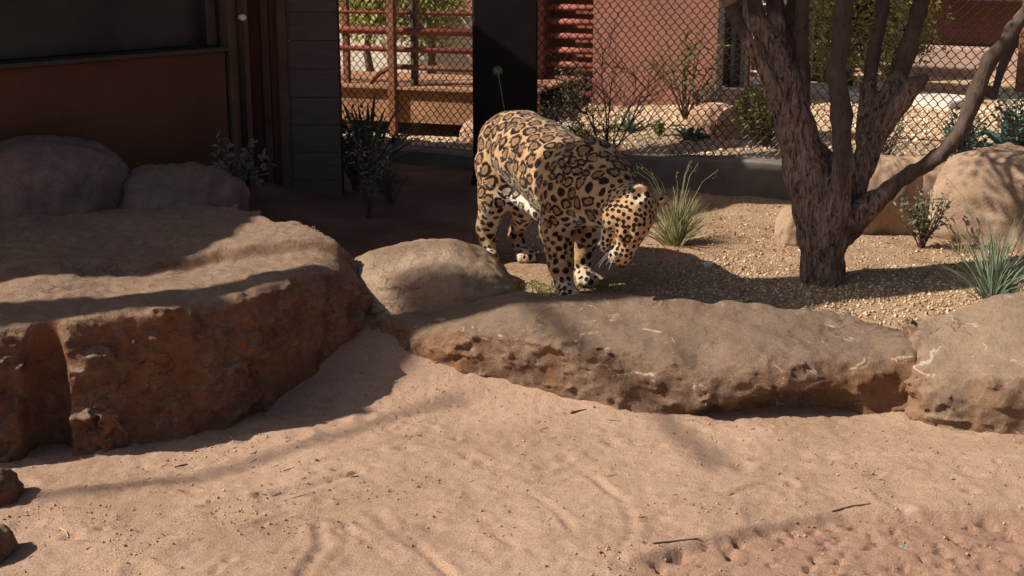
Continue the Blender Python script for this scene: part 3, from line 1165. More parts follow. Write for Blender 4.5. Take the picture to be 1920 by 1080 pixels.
W1 = P(1344, 200, 11.05)
W1b = Vector((W1.x, W1.y, 0))
wall1 = empty('red_wall', (W1.x, W1.y, .2), 'plain terracotta stucco wall behind the gravel bed', 'wall')
s_len = 1.08
b = MB()
c = W1b - FD * (s_len / 2) + FN * .12
b.box((c.x, c.y, 1.5), (s_len, .24, 3.3), FRZ, .006)
b.build('stucco_panel', M['red_wall'], wall1)
b = MB()
c = W1b + FD * .03 + FN * .10
b.box((c.x, c.y, 1.5), (.058, .30, 3.3), FRZ, .004)
b.build('end_pilaster', M['dark_metal'], wall1)
for (s, w, mm, off) in ((.085, .050, 'grey_metal', .12), (.125, .028, 'dark_metal', .09), (.165, .048, 'grey_metal', .12), (.205, .034, 'dark_metal', .09)):
    b = MB()
    c = W1b + FD * s + FN * off
    b.box((c.x, c.y, 1.72), (w, .05, 2.75), FRZ, .003)
    b.build('door_jamb', M[mm], wall1)
b = MB()
c = W1b + FD * .14 + FN * .05
b.box((c.x, c.y, .30), (.21, .2, .22), FRZ, .01)
b.build('plinth', M['dark_metal'], wall1)

# louvred wing to the left of it: red slats over a dark recess
lou = empty('louvred_screen', W1b - FD * 1.5 + Vector((0, 0, .1)), 'screen of red metal slats fixed across a dark recess', 'screen')
LS0, LS1 = 1.085, 1.62
b = MB()
c = W1b - FD * ((LS0 + LS1) / 2) + FN * .32
b.box((c.x, c.y, 1.5), (LS1 - LS0, .1, 3.3), FRZ)
b.build('backing', M['brown_wood'], lou)
for i in range(15):
    b = MB()
    z = .26 + i * .118
    c = W1b - FD * ((LS0 + LS1) / 2 - .01) + FN * .20
    b.tube([(c - FD * ((LS1 - LS0) / 2 - .01)) + Vector((0, 0, z)), (c + FD * ((LS1 - LS0) / 2 - .012)) + Vector((0, 0, z))], .026, 8)
    b.build('slat', M['slat_red'], lou, True)
b = MB()
c = W1b - FD * (LS1 + .10) + FN * .2
b.box((c.x, c.y, 1.5), (.2, .3, 3.3), FRZ, .004)
b.build('side_pier', M['pink_wall'], lou)

# farther red wing on the right, with a dark eave and a pale footing
W2 = P(1800, 150, 13.2)
far = empty('far_red_wing', (W2.x, W2.y, .2), 'farther terracotta building wing with pale footing and dark eave', 'building')
b = MB()
c = Vector((W2.x, W2.y, 0)) + FN * .2
b.box((c.x + .3, c.y - .16, 2.0), (5.0, .3, 3.7), FRZ, .01)
b.build('wall', M['red_wall'], far)
b = MB()
c2 = Vector((W2.x, W2.y, 0)) - FN * .1
b.box((c2.x + .4, c2.y - .21, .37), (4.6, .24, .34), FRZ, .01)
b.build('footing', M['pale_pink'], far)
b = MB()
zc = P(1840, 3, 12.9).z
b.box((c2.x + .4, c2.y - .21, zc + .05), (4.8, .5, .09), FRZ, .01)
b.build('eave', M['dark_metal'], far)
b = MB()
q = P(1925, 90, 12.0)
b.box((q.x + .05, q.y, .9), (.2, .2, 2.0), FRZ, .01)
b.build('pillar', M['brown_wood'], far)
# a white lattice gate between the two
lat = empty('lattice_gate', P(1408, 150, 12.9), 'white square-grid gate between the red walls', 'gate')
l0 = P(1385, 130, 12.9)
lz0, lz1 = l0.z - .05, l0.z + .75
for i in range(9):
    b = MB()
    q = Vector((l0.x + i * .085, 12.9 - i * .045, 0))
    b.box((q.x, q.y, (lz0 + lz1) / 2), (.014, .014, lz1 - lz0), FRZ)
    b.build('bar', M['white_concrete'], lat)
for i in range(8):
    b = MB()
    z = lz0 + .04 + i * .10
    b.box((l0.x + .34, 12.9 - .18, z), (.80, .012, .014), FRZ)
    b.build('crossbar', M['white_concrete'], lat)
b = MB()
b.box((l0.x + .34, 12.9 - .12 , .75), (.9, .06, 1.9), FRZ)
b.build('infill_board', M['brown_wood'], lat)
# pale paving kerb in front of the far wing
pk = empty('paving_edge', P(1650, 185, 11.9), 'pale concrete paving edge beyond the tree, above the gravel', 'kerb')
q0, q1 = P(1395, 176, 12.2), P(1830, 200, 10.7)
d = (q1 - q0)
d.z = 0
mid = (q0 + q1) / 2
rz = math.atan2(d.y, d.x)
b = MB()
b.box((mid.x, mid.y + .25, .27), (d.length, .5, .10), rz, .01)
b.build('slab', M['white_concrete'], pk)
b = MB()
b.box((mid.x, mid.y + .27, .16), (d.length - .02, .44, .12), rz, .01)
b.build('riser', M['pink_wall'], pk)

# raised boardwalk with a red pipe railing at the left
DK = P(885, 236, 11.2)
deck = empty('boardwalk', (DK.x, DK.y, 0), 'raised boardwalk with red pipe railing beyond the fence', 'boardwalk')
dk0 = Vector((DK.x + .9, 11.2 - .9 * .34, 0))
DD = Vector((1, -.34, 0)).normalized()
DN = Vector((-DD.y, DD.x, 0))
drz = math.atan2(DD.y, DD.x)
zb, zt = DK.z, DK.z + .27


def deck_pt(s, z, off=0):
    return dk0 - DD * s + DN * off + Vector((0, 0, z))


b = MB()
b.box(deck_pt(2.6, (zb + zt) / 2, .03), (4.4, .05, zt - zb), drz, .004)
b.build('fascia', M['deck_wood'], deck)
for i in range(7):
    b = MB()
    b.box(deck_pt(2.6, zt + .012, .02 + i * .145), (4.4, .138, .024), drz, .003)
    b.build('plank', M['deck_wood'], deck)
b = MB()
b.box(deck_pt(2.6, (zb + zt) / 2 - .2, .9), (4.4, .05, .55), drz)
b.build('back_board', M['dark_void'], deck)
for s in (.9, 2.6, 4.3):
    b = MB()
    b.box(deck_pt(s, zb / 2 - .06, .2), (.12, .12, zb + .16), drz)
    b.build('pile', M['dark_void'], deck)


def rail_z(px, py, s, off):
    q = deck_pt(s, 0, off)
    return P(px, py, q.y).z


for (py, r, end) in ((27, .014, 0), (62, .030, 0), (97, .022, 0)):
    z = rail_z(860, py, 1.0, .08)
    b = MB()
    b.tube([deck_pt(.5, z, .08), deck_pt(4.7, z, .08)], r, 8)
    b.build('rail', M['red_metal'], deck, True)
z = rail_z(860, 130, 1.0, .08)
pts = [deck_pt(.5, z, .06), deck_pt(1.4, z, .06), deck_pt(1.60, z + .005, .06)]
s0 = 1.60
for a in range(1, 9):
    an = a / 8 * math.pi * .5
    pts.append(deck_pt(s0 + .30 * math.sin(an), z - .30 * (1 - math.cos(an)), .06))
pts.append(deck_pt(s0 + .31, z - .36, .06))
b = MB()
b.tube(pts, .022, 8)
b.build('bent_rail', M['brown_wood'], deck, True)
for (px, w, mm, off) in ((752, .062, 'brown_wood', -.03), (784, .05, 'trim', .12), (640, .05, 'brown_wood', .1)):
    q = P(px, 150, 11.55)
    s = (dk0 - q).dot(DD)
    b = MB()
    c = deck_pt(s, .65, off)
    b.box((c.x, c.y, .62), (w, w, 1.5), drz, .004)
    b.build('railing_post', M[mm], deck)
# paved path and a pale retaining wall behind the boardwalk
b = MB()
q = P(760, 60, 15.0)
b.box((q.x - .3, 15.0, .42), (4.6, .3, .62), math.atan2(-.3, 1), .02)
tag(b.build('retaining_wall', M['white_concrete'], None), 'pale concrete retaining wall behind the boardwalk railing', 'wall')
b = MB()
q = P(885, 20, 16.5)
b.box((q.x + 1.0, 16.8, 1.6), (2.7, .3, 3.5), math.atan2(-.3, 1), .02)
tag(b.build('pink_wall', M['pink_wall'], None), 'pink stucco wall seen above the boardwalk rails beside the black post', 'wall')
b = MB()
b.box((-4, 21, 2.0), (16, .3, 4.4), math.atan2(-.2, 1), .02)
tag(b.build('distant_wall', M['red_wall'], None), 'long distant red wall closing the view behind the leafy trees', 'wall')


# ==================================================================== TREE
TREE_Y = 6.53
tree = empty('multi_stemmed_tree', G(1541, 525), 'rough-barked tree with many leaning stems rising from one trunk', 'tree')
PXM = 391.0


def TP(px, py, r, dy=0.0):
    return (P(px, py, TREE_Y + dy), r / PXM)


def make_tree():
    S = SDF((.95, 6.05, -.12), (2.75, 7.05, 1.62), .0105)
    rough_pts = []

    def limb(lst, k=.03):
        q = [TP(*e) for e in lst]
        S.chain([a for a, r in q], [r for a, r in q], k)

    limb([(1541, 545, 46), (1541, 500, 40), (1538, 450, 40), (1532, 395, 44), (1520, 330, 42)], .03)
    limb([(1518, 330, 41), (1496, 245, 33, .03), (1468, 155, 34, .05), (1446, 95, 26, .06)], .03)
    limb([(1446, 100, 22, .06), (1420, 40, 17, .05), (1404, -60, 15, .03), (1395, -160, 14, 0)], .02)
    limb([(1482, 215, 10, -.02), (1440, 145, 11, -.04), (1402, 75, 11, -.06), (1376, 25, 11, -.08), (1346, -40, 11, -.1)], .015)
    limb([(1456, 130, 20, .08), (1453, 50, 14, .1), (1450, -60, 13, .12), (1455, -160, 12, .15)], .02)
    limb([(1470, 140, 18, .12), (1480, 60, 12, .18), (1488, -80, 11, .22)], .02)
    limb([(1497, 230, 22, .1), (1505, 140, 16, .12), (1503, 60, 14, .12), (1509, -60, 13, .12), (1520, -160, 12, .12)], .02)
    limb([(1478, 240, 22, .06), (1515, 268, 16, .08), (1552, 296, 13, .06), (1572, 310, 12, .02)], .02)
    limb([(1545, 470, 30, -.05), (1566, 400, 25, -.09), (1582, 310, 20, -.12), (1579, 220, 16, -.13), (1568, 140, 15, -.13),
          (1579, 60, 15, -.13), (1588, -40, 14, -.12), (1592, -160, 13, -.1)], .025)
    limb([(1560, 450, 32, .05), (1594, 380, 25, .06), (1622, 300, 22, .08), (1650, 225, 22, .09), (1678, 165, 18, .1), (1702, 90, 16, .12),
          (1722, 20, 14, .14), (1745, -80, 13, .16), (1762, -170, 12, .18)], .03)
    limb([(1622, 260, 19, .1), (1628, 170, 13, .14), (1638, 100, 12, .17), (1655, 20, 11, .2), (1668, -80, 13, .24), (1675, -170, 12, .26)], .02)
    limb([(1652, 235, 20, .05), (1690, 188, 18, .0), (1716, 160, 14, -.04), (1731, 148, 8, -.06)], .02)
    limb([(1555, 460, 32, -.02), (1592, 415, 27, -.05), (1640, 378, 18, -.08), (1700, 330, 16, -.1), (1755, 295, 15, -.12), (1800, 248, 14, -.12),
          (1828, 180, 14, -.1), (1856, 115, 13, -.08), (1900, 55, 14, -.06), (1945, 0, 13, -.04)], .025)
    limb([(1836, 160, 10, -.09), (1862, 178, 8, -.02), (1876, 130, 8, .05), (1896, 80, 8, .12), (1912, 40, 8, .16)], .01)
    # bark relief on the trunk
    X, Y, Z = S.grid()
    m = np.abs(S.d) < .05
    x, y, z = X[m], Y[m], Z[m]
    w = sstep(.95, .55, z)
    S.d[m] += (w * .011 * fbm(x * 26, y * 26, z * 4.5, 3, 61) + .010 * fbm(x * 9, y * 9, z * 5, 3, 62)).astype(np.float32)
    V, F = S.mesh()
    o = np_mesh('trunk', V, F, M['bark'], tree)
    # which bark is furrowed: the trunk and the thick left limb
    q = [(Vector(TP(1541, 545, 1)[0]), Vector(TP(1517, 330, 1)[0])), (Vector(TP(1517, 330, 1)[0]), Vector(TP(1440, 80, 1)[0])),
         (Vector(TP(1600, 370, 1)[0]), Vector(TP(1668, 190, 1)[0]))]
    best = np.full(len(V), 9.0)
    for a, b in q:
        a, b = np.array(a), np.array(b)
        tt = np.clip(((V - a) @ (b - a)) / ((b - a) @ (b - a)), 0, 1)
        best = np.minimum(best, np.linalg.norm((V - a - tt[:, None] * (b - a)) * np.array([1, .6, 1]), axis=1))
    at = o.data.attributes.new('rough_bark', 'FLOAT', 'POINT')
    at.data.foreach_set('value', sstep(.16, .115, best).astype(np.float32))
    # limbs above, out to the crown
    lm, lf = MB(), MB()
    rr = random.Random(5)
    tops = [(1395, -160, 17, 0), (1455, -160, 17, .15), (1520, -160, 17, .12), (1592, -160, 16, -.1), (1762, -170, 15, .18), (1675, -170, 12, .26),
            (1945, 0, 13, -.04), (1352, -40, 13, -.1)]
    for (px, py, r, dy) in tops:
        c, rad = TP(px, py, r, dy)
        d = Vector(((px - 1560) / 500, rr.uniform(-.25, .3), 1)).normalized()

        def grow(p, d, r, L, lev):
            pts, rads = [p - d * .12], [r]
            cur = p.copy()
            n = 5
            for i in range(n):
                d2 = (d + Vector((rr.gauss(0, .13), rr.gauss(0, .13), rr.gauss(0, .06)))).normalized()
                cur = cur + d2 * L / n
                d = d2
                pts.append(cur.copy())
                rads.append(r * (1 - .62 * (i + 1) / n))
                if lev < 2 and i >= 1:
                    for _ in range(2 if lev == 0 else 1):
                        sd = (d + Vector((rr.gauss(0, .7), rr.gauss(0, .7), rr.gauss(.1, .4)))).normalized()
                        grow(cur.copy(), sd, rads[-1] * .6, L * .55, lev + 1)
                if lev >= 1:
                    for _ in range(9):
                        a = Vector((rr.gauss(0, 1), rr.gauss(0, 1), rr.gauss(.2, .7))).normalized()
                        lf.leaf(cur + a * rr.uniform(.02, .12), a, Vector((rr.gauss(0, 1), rr.gauss(0, 1), rr.gauss(0, 1))), rr.uniform(.035, .06), .014)
            lm.tube(pts, rads, 6)
        grow(c, d, rad, 1.25, 0)
    lm.build('upper_limbs', M['bark_plain'], tree, True)
    cr = lf.build('crown', M['leaf_green'], tree)
    cr['kind'] = 'stuff'


make_tree()


# ==================================================================== JAGUAR
def make_jaguar():
    S = SDF((-.40, 5.55, -.02), (.86, 7.35, .86), .0075)
    root = G(1000, 510)
    jag = empty('jaguar', (root.x, root.y, 0), 'spotted jaguar standing with its head lowered behind the long low rock', 'jaguar')

    def pt(px, py, y, zmin=None):
        p = P(px, py, y)
        return p

    # trunk
    S.chain([pt(962, 276, 6.90), pt(1004, 292, 6.69), pt(1044, 322, 6.51), pt(1082, 350, 6.34)], [.162, .172, .183, .180], .05)
    S.chain([pt(950, 262, 6.96), pt(980, 262, 6.85)], [.13, .14], .06)
    # withers, neck
    S.chain([pt(1086, 300, 6.42), pt(1116, 302, 6.32), pt(1150, 330, 6.21)], [.085, .092, .095], .05)
    S.chain([pt(1095, 350, 6.30), pt(1140, 368, 6.17), pt(1182, 396, 6.03)], [.17, .135, .112], .05)
    # head, pointing down with the chin towards the chest: local axes forward, top, side
    HO = pt(1184, 403, 5.97)
    hf = Vector((-.22, -.22, -.95)).normalized()
    hd = Vector((.90, -.42, .0))
    hd = (hd - hf * hd.dot(hf)).normalized()
    hr = hf.cross(hd)
    if hr.y > 0:
        hr = -hr
    HS = 1.19
    HR = np.array([[hf.x, hd.x, hr.x], [hf.y, hd.y, hr.y], [hf.z, hd.z, hr.z]])

    def H(f, d, r):
        return HO + (hf * f + hd * d + hr * r) * HS

    def hell(f, d, r, rf, rd, rr_, k=.02, cut=False):
        S.ell(H(f, d, r), (rf * HS, rd * HS, rr_ * HS), HR, k, cut)

    hell(-.005, .0, 0, .098, .084, .086, .04)
    S.cone(H(.05, .014, 0), H(.150, .004, 0), .062 * HS, .040 * HS, .02)
    S.cone(H(.140, .008, 0), H(.180, .008, 0), .034 * HS, .025 * HS, .012)
    S.cone(H(.0, -.062, 0), H(.120, -.068, 0), .056 * HS, .030 * HS, .025)
    hell(.135, -.072, 0, .024, .022, .028, .012)
    for sd in (-1, 1):
        hell(.015, -.040, sd * .052, .060, .052, .046, .025)
        hell(.060, .000, sd * .052, .045, .024, .026, .018)
        hell(.158, -.018, sd * .026, .036, .028, .028, .010)
        hell(.066, .044, sd * .034, .030, .018, .022, .014)
        hell(.090, .024, sd * .052, .016, .010, .012, .006, True)
    # mouth slit between upper lip and lower jaw
    hell(.150, -.049, 0, .050, .0050, .060, .004, True)

    # ears: hollow cups
    def ear(c, n, up, rx, rz):
        n = Vector(n).normalized()
        u = Vector(up)
        u = (u - n * u.dot(n)).normalized()
        s = u.cross(n)
        R = np.array([[s.x, n.x, u.x], [s.y, n.y, u.y], [s.z, n.z, u.z]])
        S.ell(c, (rx, .017, rz), R, .012)
        S.ell(c + n * .018 + u * .004, (rx * .74, .017, rz * .76), R, .004, cut=True)
    e1 = H(-.074, .042, .080)
    e2 = H(-.068, .060, -.072)
    ear(e1, hr * .75 + hf * .55 + hd * .1, -hf * .75 + hr * .45 + hd * .35, .045, .052)
    ear(e2, -hr * .35 + hf * .75 + hd * .45, -hf * .6 - hr * .6 + hd * .35, .044, .052)
    # hind legs
    S.chain([pt(934, 310, 6.88), pt(929, 372, 6.82), pt(914, 432, 6.95), pt(916, 466, 6.92)], [.116, .076, .045, .037], .025)
    S.chain([pt(998, 318, 6.93), pt(988, 385, 6.87), pt(968, 436, 7.02), pt(976, 468, 6.99)], [.112, .072, .044, .037], .025)
    # front legs
    S.chain([pt(1064, 362, 6.27), pt(1046, 428, 6.32), pt(1053, 495, 6.27), pt(1058, 530, 6.25)], [.116, .078, .052, .046], .022)
    S.chain([pt(1118, 372, 6.40), pt(1102, 428, 6.49), pt(1091, 480, 6.52), pt(1093, 508, 6.51)], [.105, .072, .047, .041], .035)
    # paws with toes
    for (px, py, y, ang) in ((918, 486, 6.86, -.15), (985, 488, 6.93, .25), (1061, 549, 6.21, .25), (1096, 523, 6.46, .2)):
        g = G(px, py)
        c = Vector((g.x, y, .036))
        f = Vector((math.sin(ang), -math.cos(ang), 0))
        s = Vector((-f.y, f.x, 0))
        S.ell(c, (.046, .056, .040), None, .02)
        for k in (-1.5, -.5, .5, 1.5):
            q = c + f * (.052 - .007 * abs(k) ** 1.5) + s * (k * .0235)
            q.z = .024
            S.ell(q, (.0155, .022, .022), None, .007)
    # tail hanging behind the near hind leg
    S.chain([pt(940, 250, 7.02), pt(925, 300, 7.09), pt(920, 370, 7.12), pt(922, 430, 7.12), pt(926, 468, 7.08)], [.045, .033, .028, .026, .022], .03)
    # fold of loose belly skin
    S.cone(pt(958, 362, 6.80), pt(1012, 402, 6.52), .035, .03, .05)
    X, Y, Z = S.grid()
    m = np.abs(S.d) < .04
    x, y, z = X[m], Y[m], Z[m]
    S.d[m] += (.010 * fbm(x * 6, y * 6, z * 6, 2, 71) + .0026 * fbm(x * 26, y * 26, z * 26, 2, 72)).astype(np.float32)
    V, F = S.mesh()
    V[:, 2] = np.maximum(V[:, 2], .001)
    N = vert_normals(V, F)
    o = np_mesh('body', V, F, M['fur'], jag)

    def seg_d(pts):
        best = np.full(len(V), 9.0)
        for a, b in zip(pts[:-1], pts[1:]):
            a, b = np.array(a), np.array(b)
            tt = np.clip(((V - a) @ (b - a)) / ((b - a) @ (b - a)), 0, 1)
            best = np.minimum(best, np.linalg.norm(V - a - tt[:, None] * (b - a), axis=1))
        return best
    head = sstep(.19, .135, seg_d([H(0, 0, 0), H(.14, 0, 0)]))
    neck = sstep(.20, .12, seg_d([pt(1120, 355, 6.25), pt(1182, 396, 6.05)])) * (1 - head)
    low = sstep(.42, .26, V[:, 2]) * (1 - head)
    paw = sstep(.14, .06, V[:, 2]) * (1 - head)
    shoulder = sstep(.26, .14, seg_d([pt(1060, 350, 6.3), pt(1050, 420, 6.3)])) * (1 - head)
    spine = sstep(.75, .95, N[:, 2]) * (1 - head)
    sp = .063 - .009 * spine
    sp = sp * (1 - .28 * shoulder)
    sp = sp * (1 - .30 * neck)
    sp = sp * (1 - .34 * low)
    sp = sp * (1 - .25 * paw)
    sp = sp * (1 - head) + .022 * head
    mode = np.clip(np.maximum.reduce([head, low, .8 * neck, .45 * shoulder]), 0, 1)
    order = RNG.permutation(len(V))
    acc, accs = np.zeros((4000, 3)), np.zeros(4000)
    n = 0
    for i in order:
        if n and (((acc[:n] - V[i]) ** 2).sum(1) < (0.5 * (accs[:n] + sp[i])) ** 2).any():
            continue
        acc[n], accs[n] = V[i], sp[i]
        n += 1
        if n >= 4000:
            break
    kd = kdtree.KDTree(n)
    for i in range(n):
        kd.insert(acc[i], i)
    kd.balance()
    rnd = RNG.random(n)
    smode = np.zeros(n)
    kv = kdtree.KDTree(len(V))
    for i, v in enumerate(V):
        kv.insert(v, i)
    kv.balance()
    for i in range(n):
        smode[i] = 1.0 if mode[kv.find(acc[i])[1]] + .6 * (rnd[i] - .5) > .45 else 0.0
    vmode = np.zeros(len(V))
    edge, f1, cr = np.zeros(len(V)), np.zeros(len(V)), np.zeros(len(V))
    WV = V + .010 * np.stack([fbm(V[:, 0] * 22, V[:, 1] * 22, V[:, 2] * 22, 2, 81 + k) for k in range(3)], 1) * (1 - .7 * head)[:, None]
    for i, v in enumerate(WV):
        r = kd.find_n(v, 5)
        q = sorted((d / accs[k], k) for _, k, d in r)
        f1[i] = q[0][0]
        edge[i] = (q[1][0] - q[0][0]) * .5
        cr[i] = rnd[q[0][1]]
        vmode[i] = smode[q[0][1]]
    pale = np.clip(sstep(-.25, -.7, N[:, 2]) * (V[:, 2] > .15) * (1 - .6 * head), 0, 1)
    pale = np.maximum(pale, .55 * sstep(.13, .04, V[:, 2]))
    # belly edge and inner thighs
    bel = sstep(.10, .05, seg_d([pt(950, 372, 6.80), pt(1015, 412, 6.5)]))
    pale = np.maximum(pale, .9 * bel)
    chin = np.maximum(sstep(.055, .038, seg_d([H(.05, -.085, 0), H(.14, -.075, 0)])), .8 * sstep(.036, .02, seg_d([H(.15, -.03, .045), H(.11, -.04, .055)])))
    pale = np.maximum(pale, .9 * chin)
    earn = np.array((hr * .75 + hf * .55 + hd * .1).normalized())
    earc = sstep(.044, .030, seg_d([e1, e1 + hf * .01])) * ((V - np.array(e1)) @ earn > -.010) * .75
    earb = sstep(.052, .04, seg_d([e1, e1 + hf * .01])) * ((V - np.array(e1)) @ earn < -.012)
    pale = np.maximum(pale, earc)
    dark = sstep(.022, .014, seg_d([H(.196, .012, .008), H(.196, .012, -.008)]))
    dark = np.maximum(dark, .9 * sstep(.016, .008, seg_d([H(.17, -.047, .03), H(.10, -.047, .045), H(.085, -.047, .05)])))
    dark = np.maximum(dark, .8 * earb)
    for sd in (-1, 1):
        dark = np.maximum(dark, .9 * sstep(.021, .013, seg_d([H(.090, .024, sd * .052), H(.094, .022, sd * .052)])))
    pale = np.maximum(pale, .7 * sstep(.018, .010, seg_d([H(.082, .010, .060), H(.10, .010, .056)])))
    for nm, arr in (('edge', edge), ('f_one', f1), ('spot_mode', vmode), ('pale', pale), ('cell_random', cr), ('dark_skin', dark)):
        at = o.data.attributes.new(nm, 'FLOAT', 'POINT')
        at.data.foreach_set('value', arr.astype(np.float32))
    # short fur lying over the skin, coloured by the same spot layout
    rg = np.random.default_rng(17)
    nh = 90000
    ids = rg.integers(0, len(V), nh)
    B = V[ids] + rg.normal(0, .0035, (nh, 3))
    NN = N[ids]
    B = B - NN * ((B - V[ids]) * NN).sum(1, keepdims=True) - NN * .001
    hw = head[ids][:, None]
    flow = np.array([-.42, .68, -.55])[None] * (1 - hw) + np.array(-hf * .8 - hd * .3)[None] * hw
    flow = flow + rg.normal(0, .22, (nh, 3))
    flow = flow - NN * (flow * NN).sum(1, keepdims=True)
    flow /= np.linalg.norm(flow, axis=1, keepdims=True) + 1e-9
    L = rg.uniform(.007, .015, (nh, 1)) * (1 - .45 * hw) * (1 - .3 * paw[ids][:, None])
    side_ = np.cross(flow, NN) * .0011
    tip = B + flow * L + NN * L * rg.uniform(.12, .42, (nh, 1))
    tip[:, 2] = np.maximum(tip[:, 2], .002)
    FV = np.stack([B + side_, B - side_, tip], 1).reshape(-1, 3)
    fo = np_mesh('fur', FV, np.arange(nh * 3).reshape(-1, 3), M['fur'], o, False)
    fo['kind'] = 'stuff'
    for nm, arr in (('edge', edge), ('f_one', f1), ('spot_mode', vmode), ('pale', pale), ('cell_random', cr), ('dark_skin', dark)):
        at = fo.data.attributes.new(nm, 'FLOAT', 'POINT')
        at.data.foreach_set('value', np.repeat(arr[ids], 3).astype(np.float32))
    # eyes
    for sd in (-1, 1):
        e = MB()
        c = H(.089, .023, sd * .0475)
        vs = []
        for i in range(7):
            for j in range(10):
                a, b2 = math.pi * i / 6, 2 * math.pi * j / 10
                vs.append(c + Vector((math.sin(a) * math.cos(b2), math.sin(a) * math.sin(b2), math.cos(a))) * .011)
        e.add(vs, [(i * 10 + j, i * 10 + (j + 1) % 10, (i + 1) * 10 + (j + 1) % 10, (i + 1) * 10 + j) for i in range(6) for j in range(10)])
        e.build('eye', M['eye'], jag, True)
    w = MB()
    rr = random.Random(3)
    for k in range(9):
        c = H(.150 + rr.uniform(-.015, .02), -.02 + rr.uniform(-.012, .012), .045)
        d = (hr * .8 + hf * rr.uniform(-.1, .7) + hd * rr.uniform(-.5, .2)).normalized()
        w.tube([c, c + d * .05, c + d * .10 + Vector((0, 0, -.012))], [.0008, .0006, .0003], 3)
    w.build('whiskers', M['petal'], jag)
    return jag


make_jaguar()


# ==================================================================== PLANTS
def gz(x, y):
    return float(actual_z(x, y))


def tuft(name, label, base, n, length, width, spread, m, cat='grass tuft', seed=1, group=None, lean=(0, 0), thin=0):
    rr = random.Random(seed)
    random.seed(seed)
    b = MB()
    for i in range(n):
        a = rr.uniform(0, 2 * math.pi)
        r = abs(rr.gauss(0, .55))
        d = Vector((math.cos(a) * r * spread + lean[0], math.sin(a) * r * spread + lean[1], 1))
        p = Vector(base) + Vector((math.cos(a) * r * .05, math.sin(a) * r * .05, -.01))
        L = length * rr.uniform(.45, 1.0)
        bend = Vector((math.cos(a) * .28 * r + rr.gauss(0, .12), math.sin(a) * .28 * r + rr.gauss(0, .12), -.18 * r - abs(rr.gauss(0, .12))))
        b.blade(p, d, bend, L, width * rr.uniform(.6, 1.1), 5)
    for i in range(thin):
        a = rr.uniform(0, 2 * math.pi)
        d = Vector((math.cos(a) * .35 + lean[0], math.sin(a) * .3, 1)).normalized()
        p = Vector(base)
        q = [p, p + d * length * .6, p + d * length * 1.05 + Vector((math.cos(a) * .03, 0, -.01)), p + d * length * 1.35 + Vector((math.cos(a) * .09, 0, -.05))]
        b.tube(q, [.0022, .0018, .0013, .0008], 4)
        tip = q[-1]
        for k in range(5):
            b.leaf(tip - d * .012 * k, d + Vector((rr.gauss(0, .6), rr.gauss(0, .6), 0)), Vector((rr.gauss(0, 1), rr.gauss(0, 1), 0)), .016, .004)
    o = b.build(name, m)
    tag(o, label, cat, group)
    return o


q = G(1268, 458)
tuft('bunch_grass', 'pale straw-green grass clump growing beside the jaguar head', (q.x, q.y, gz(q.x, q.y)), 330, .36, .0065, .75, M['grass_straw'], seed=4, thin=9)
q = G(1862, 556)
tuft('blue_grass', 'blue-green spiky grass clump behind the blocky end rock', (q.x, q.y, gz(q.x, q.y)), 170, .46, .010, .80, M['grass_blue'], seed=9, thin=3)
q = G(1800, 470)
tuft('dry_grass', 'thin dry grass sprig below the striped angular boulder', (q.x, q.y, gz(q.x, q.y)), 24, .20, .007, .9, M['grass_straw'], seed=13)
# short green grass round the front paws
rr = random.Random(21)
random.seed(21)
b = MB()
for i in range(520):
    px, py = rr.gauss(1080, 75), rr.uniform(528, 572)
    p = G(px, py)
    d = Vector((rr.gauss(0, .6), rr.gauss(0, .5), rr.uniform(.25, 1)))
    b.blade((p.x, p.y, gz(p.x, p.y)), d, Vector((rr.gauss(0, .3), rr.gauss(0, .3), -.3)), rr.uniform(.025, .075), .004, 3)
tag(b.build('green_grass', M['grass_green']), 'short green grass around the front paws of the jaguar', 'grass', kind='stuff')


def shrub(name, label, base, h, w, nst, nl, ls, lw, m, seed, cat='shrub', stem_r=.004, upright=.5, leafm=None, dens0=.25, group=None):
    rr = random.Random(seed)
    root = empty(name, base, label, cat, group)
    st, lf = MB(), MB()
    base = Vector(base)
    for i in range(nst):
        a = rr.uniform(0, 2 * math.pi)
        rad = math.sqrt(rr.random()) * w / 2
        tip = base + Vector((math.cos(a) * rad, math.sin(a) * rad * .8, h * rr.uniform(.6, 1.0) * (1 - .25 * (rad / (w / 2)) ** 2)))
        mid = base + (tip - base) * .5 + Vector((rr.gauss(0, w * .05), rr.gauss(0, w * .05), h * .06 * upright))
        pts = [base + Vector((rr.gauss(0, .008), rr.gauss(0, .008), -.01)), mid, tip]
        st.tube(pts, [stem_r, stem_r * .7, stem_r * .35], 5)
        for k in range(nl):
            tt = dens0 + (1 - dens0) * (k + rr.random()) / nl
            c = pts[0].lerp(mid, tt * 2) if tt < .5 else mid.lerp(tip, tt * 2 - 1)
            d = (tip - base).normalized() * .5 + Vector((rr.gauss(0, .7), rr.gauss(0, .7), rr.gauss(.1, .5)))
            lf.leaf(c, d, Vector((rr.gauss(0, 1), rr.gauss(0, 1), rr.gauss(0, 1))), ls * rr.uniform(.6, 1.15), lw * rr.uniform(.7, 1.1), .35, .15)
    st.build('stems', M['twig'], root)
    o = lf.build('foliage', m, root)
    o['kind'] = 'stuff'
    return root


def at(px, py, y):
    p = P(px, py, y)
    return (p.x, y, gz(p.x, y))


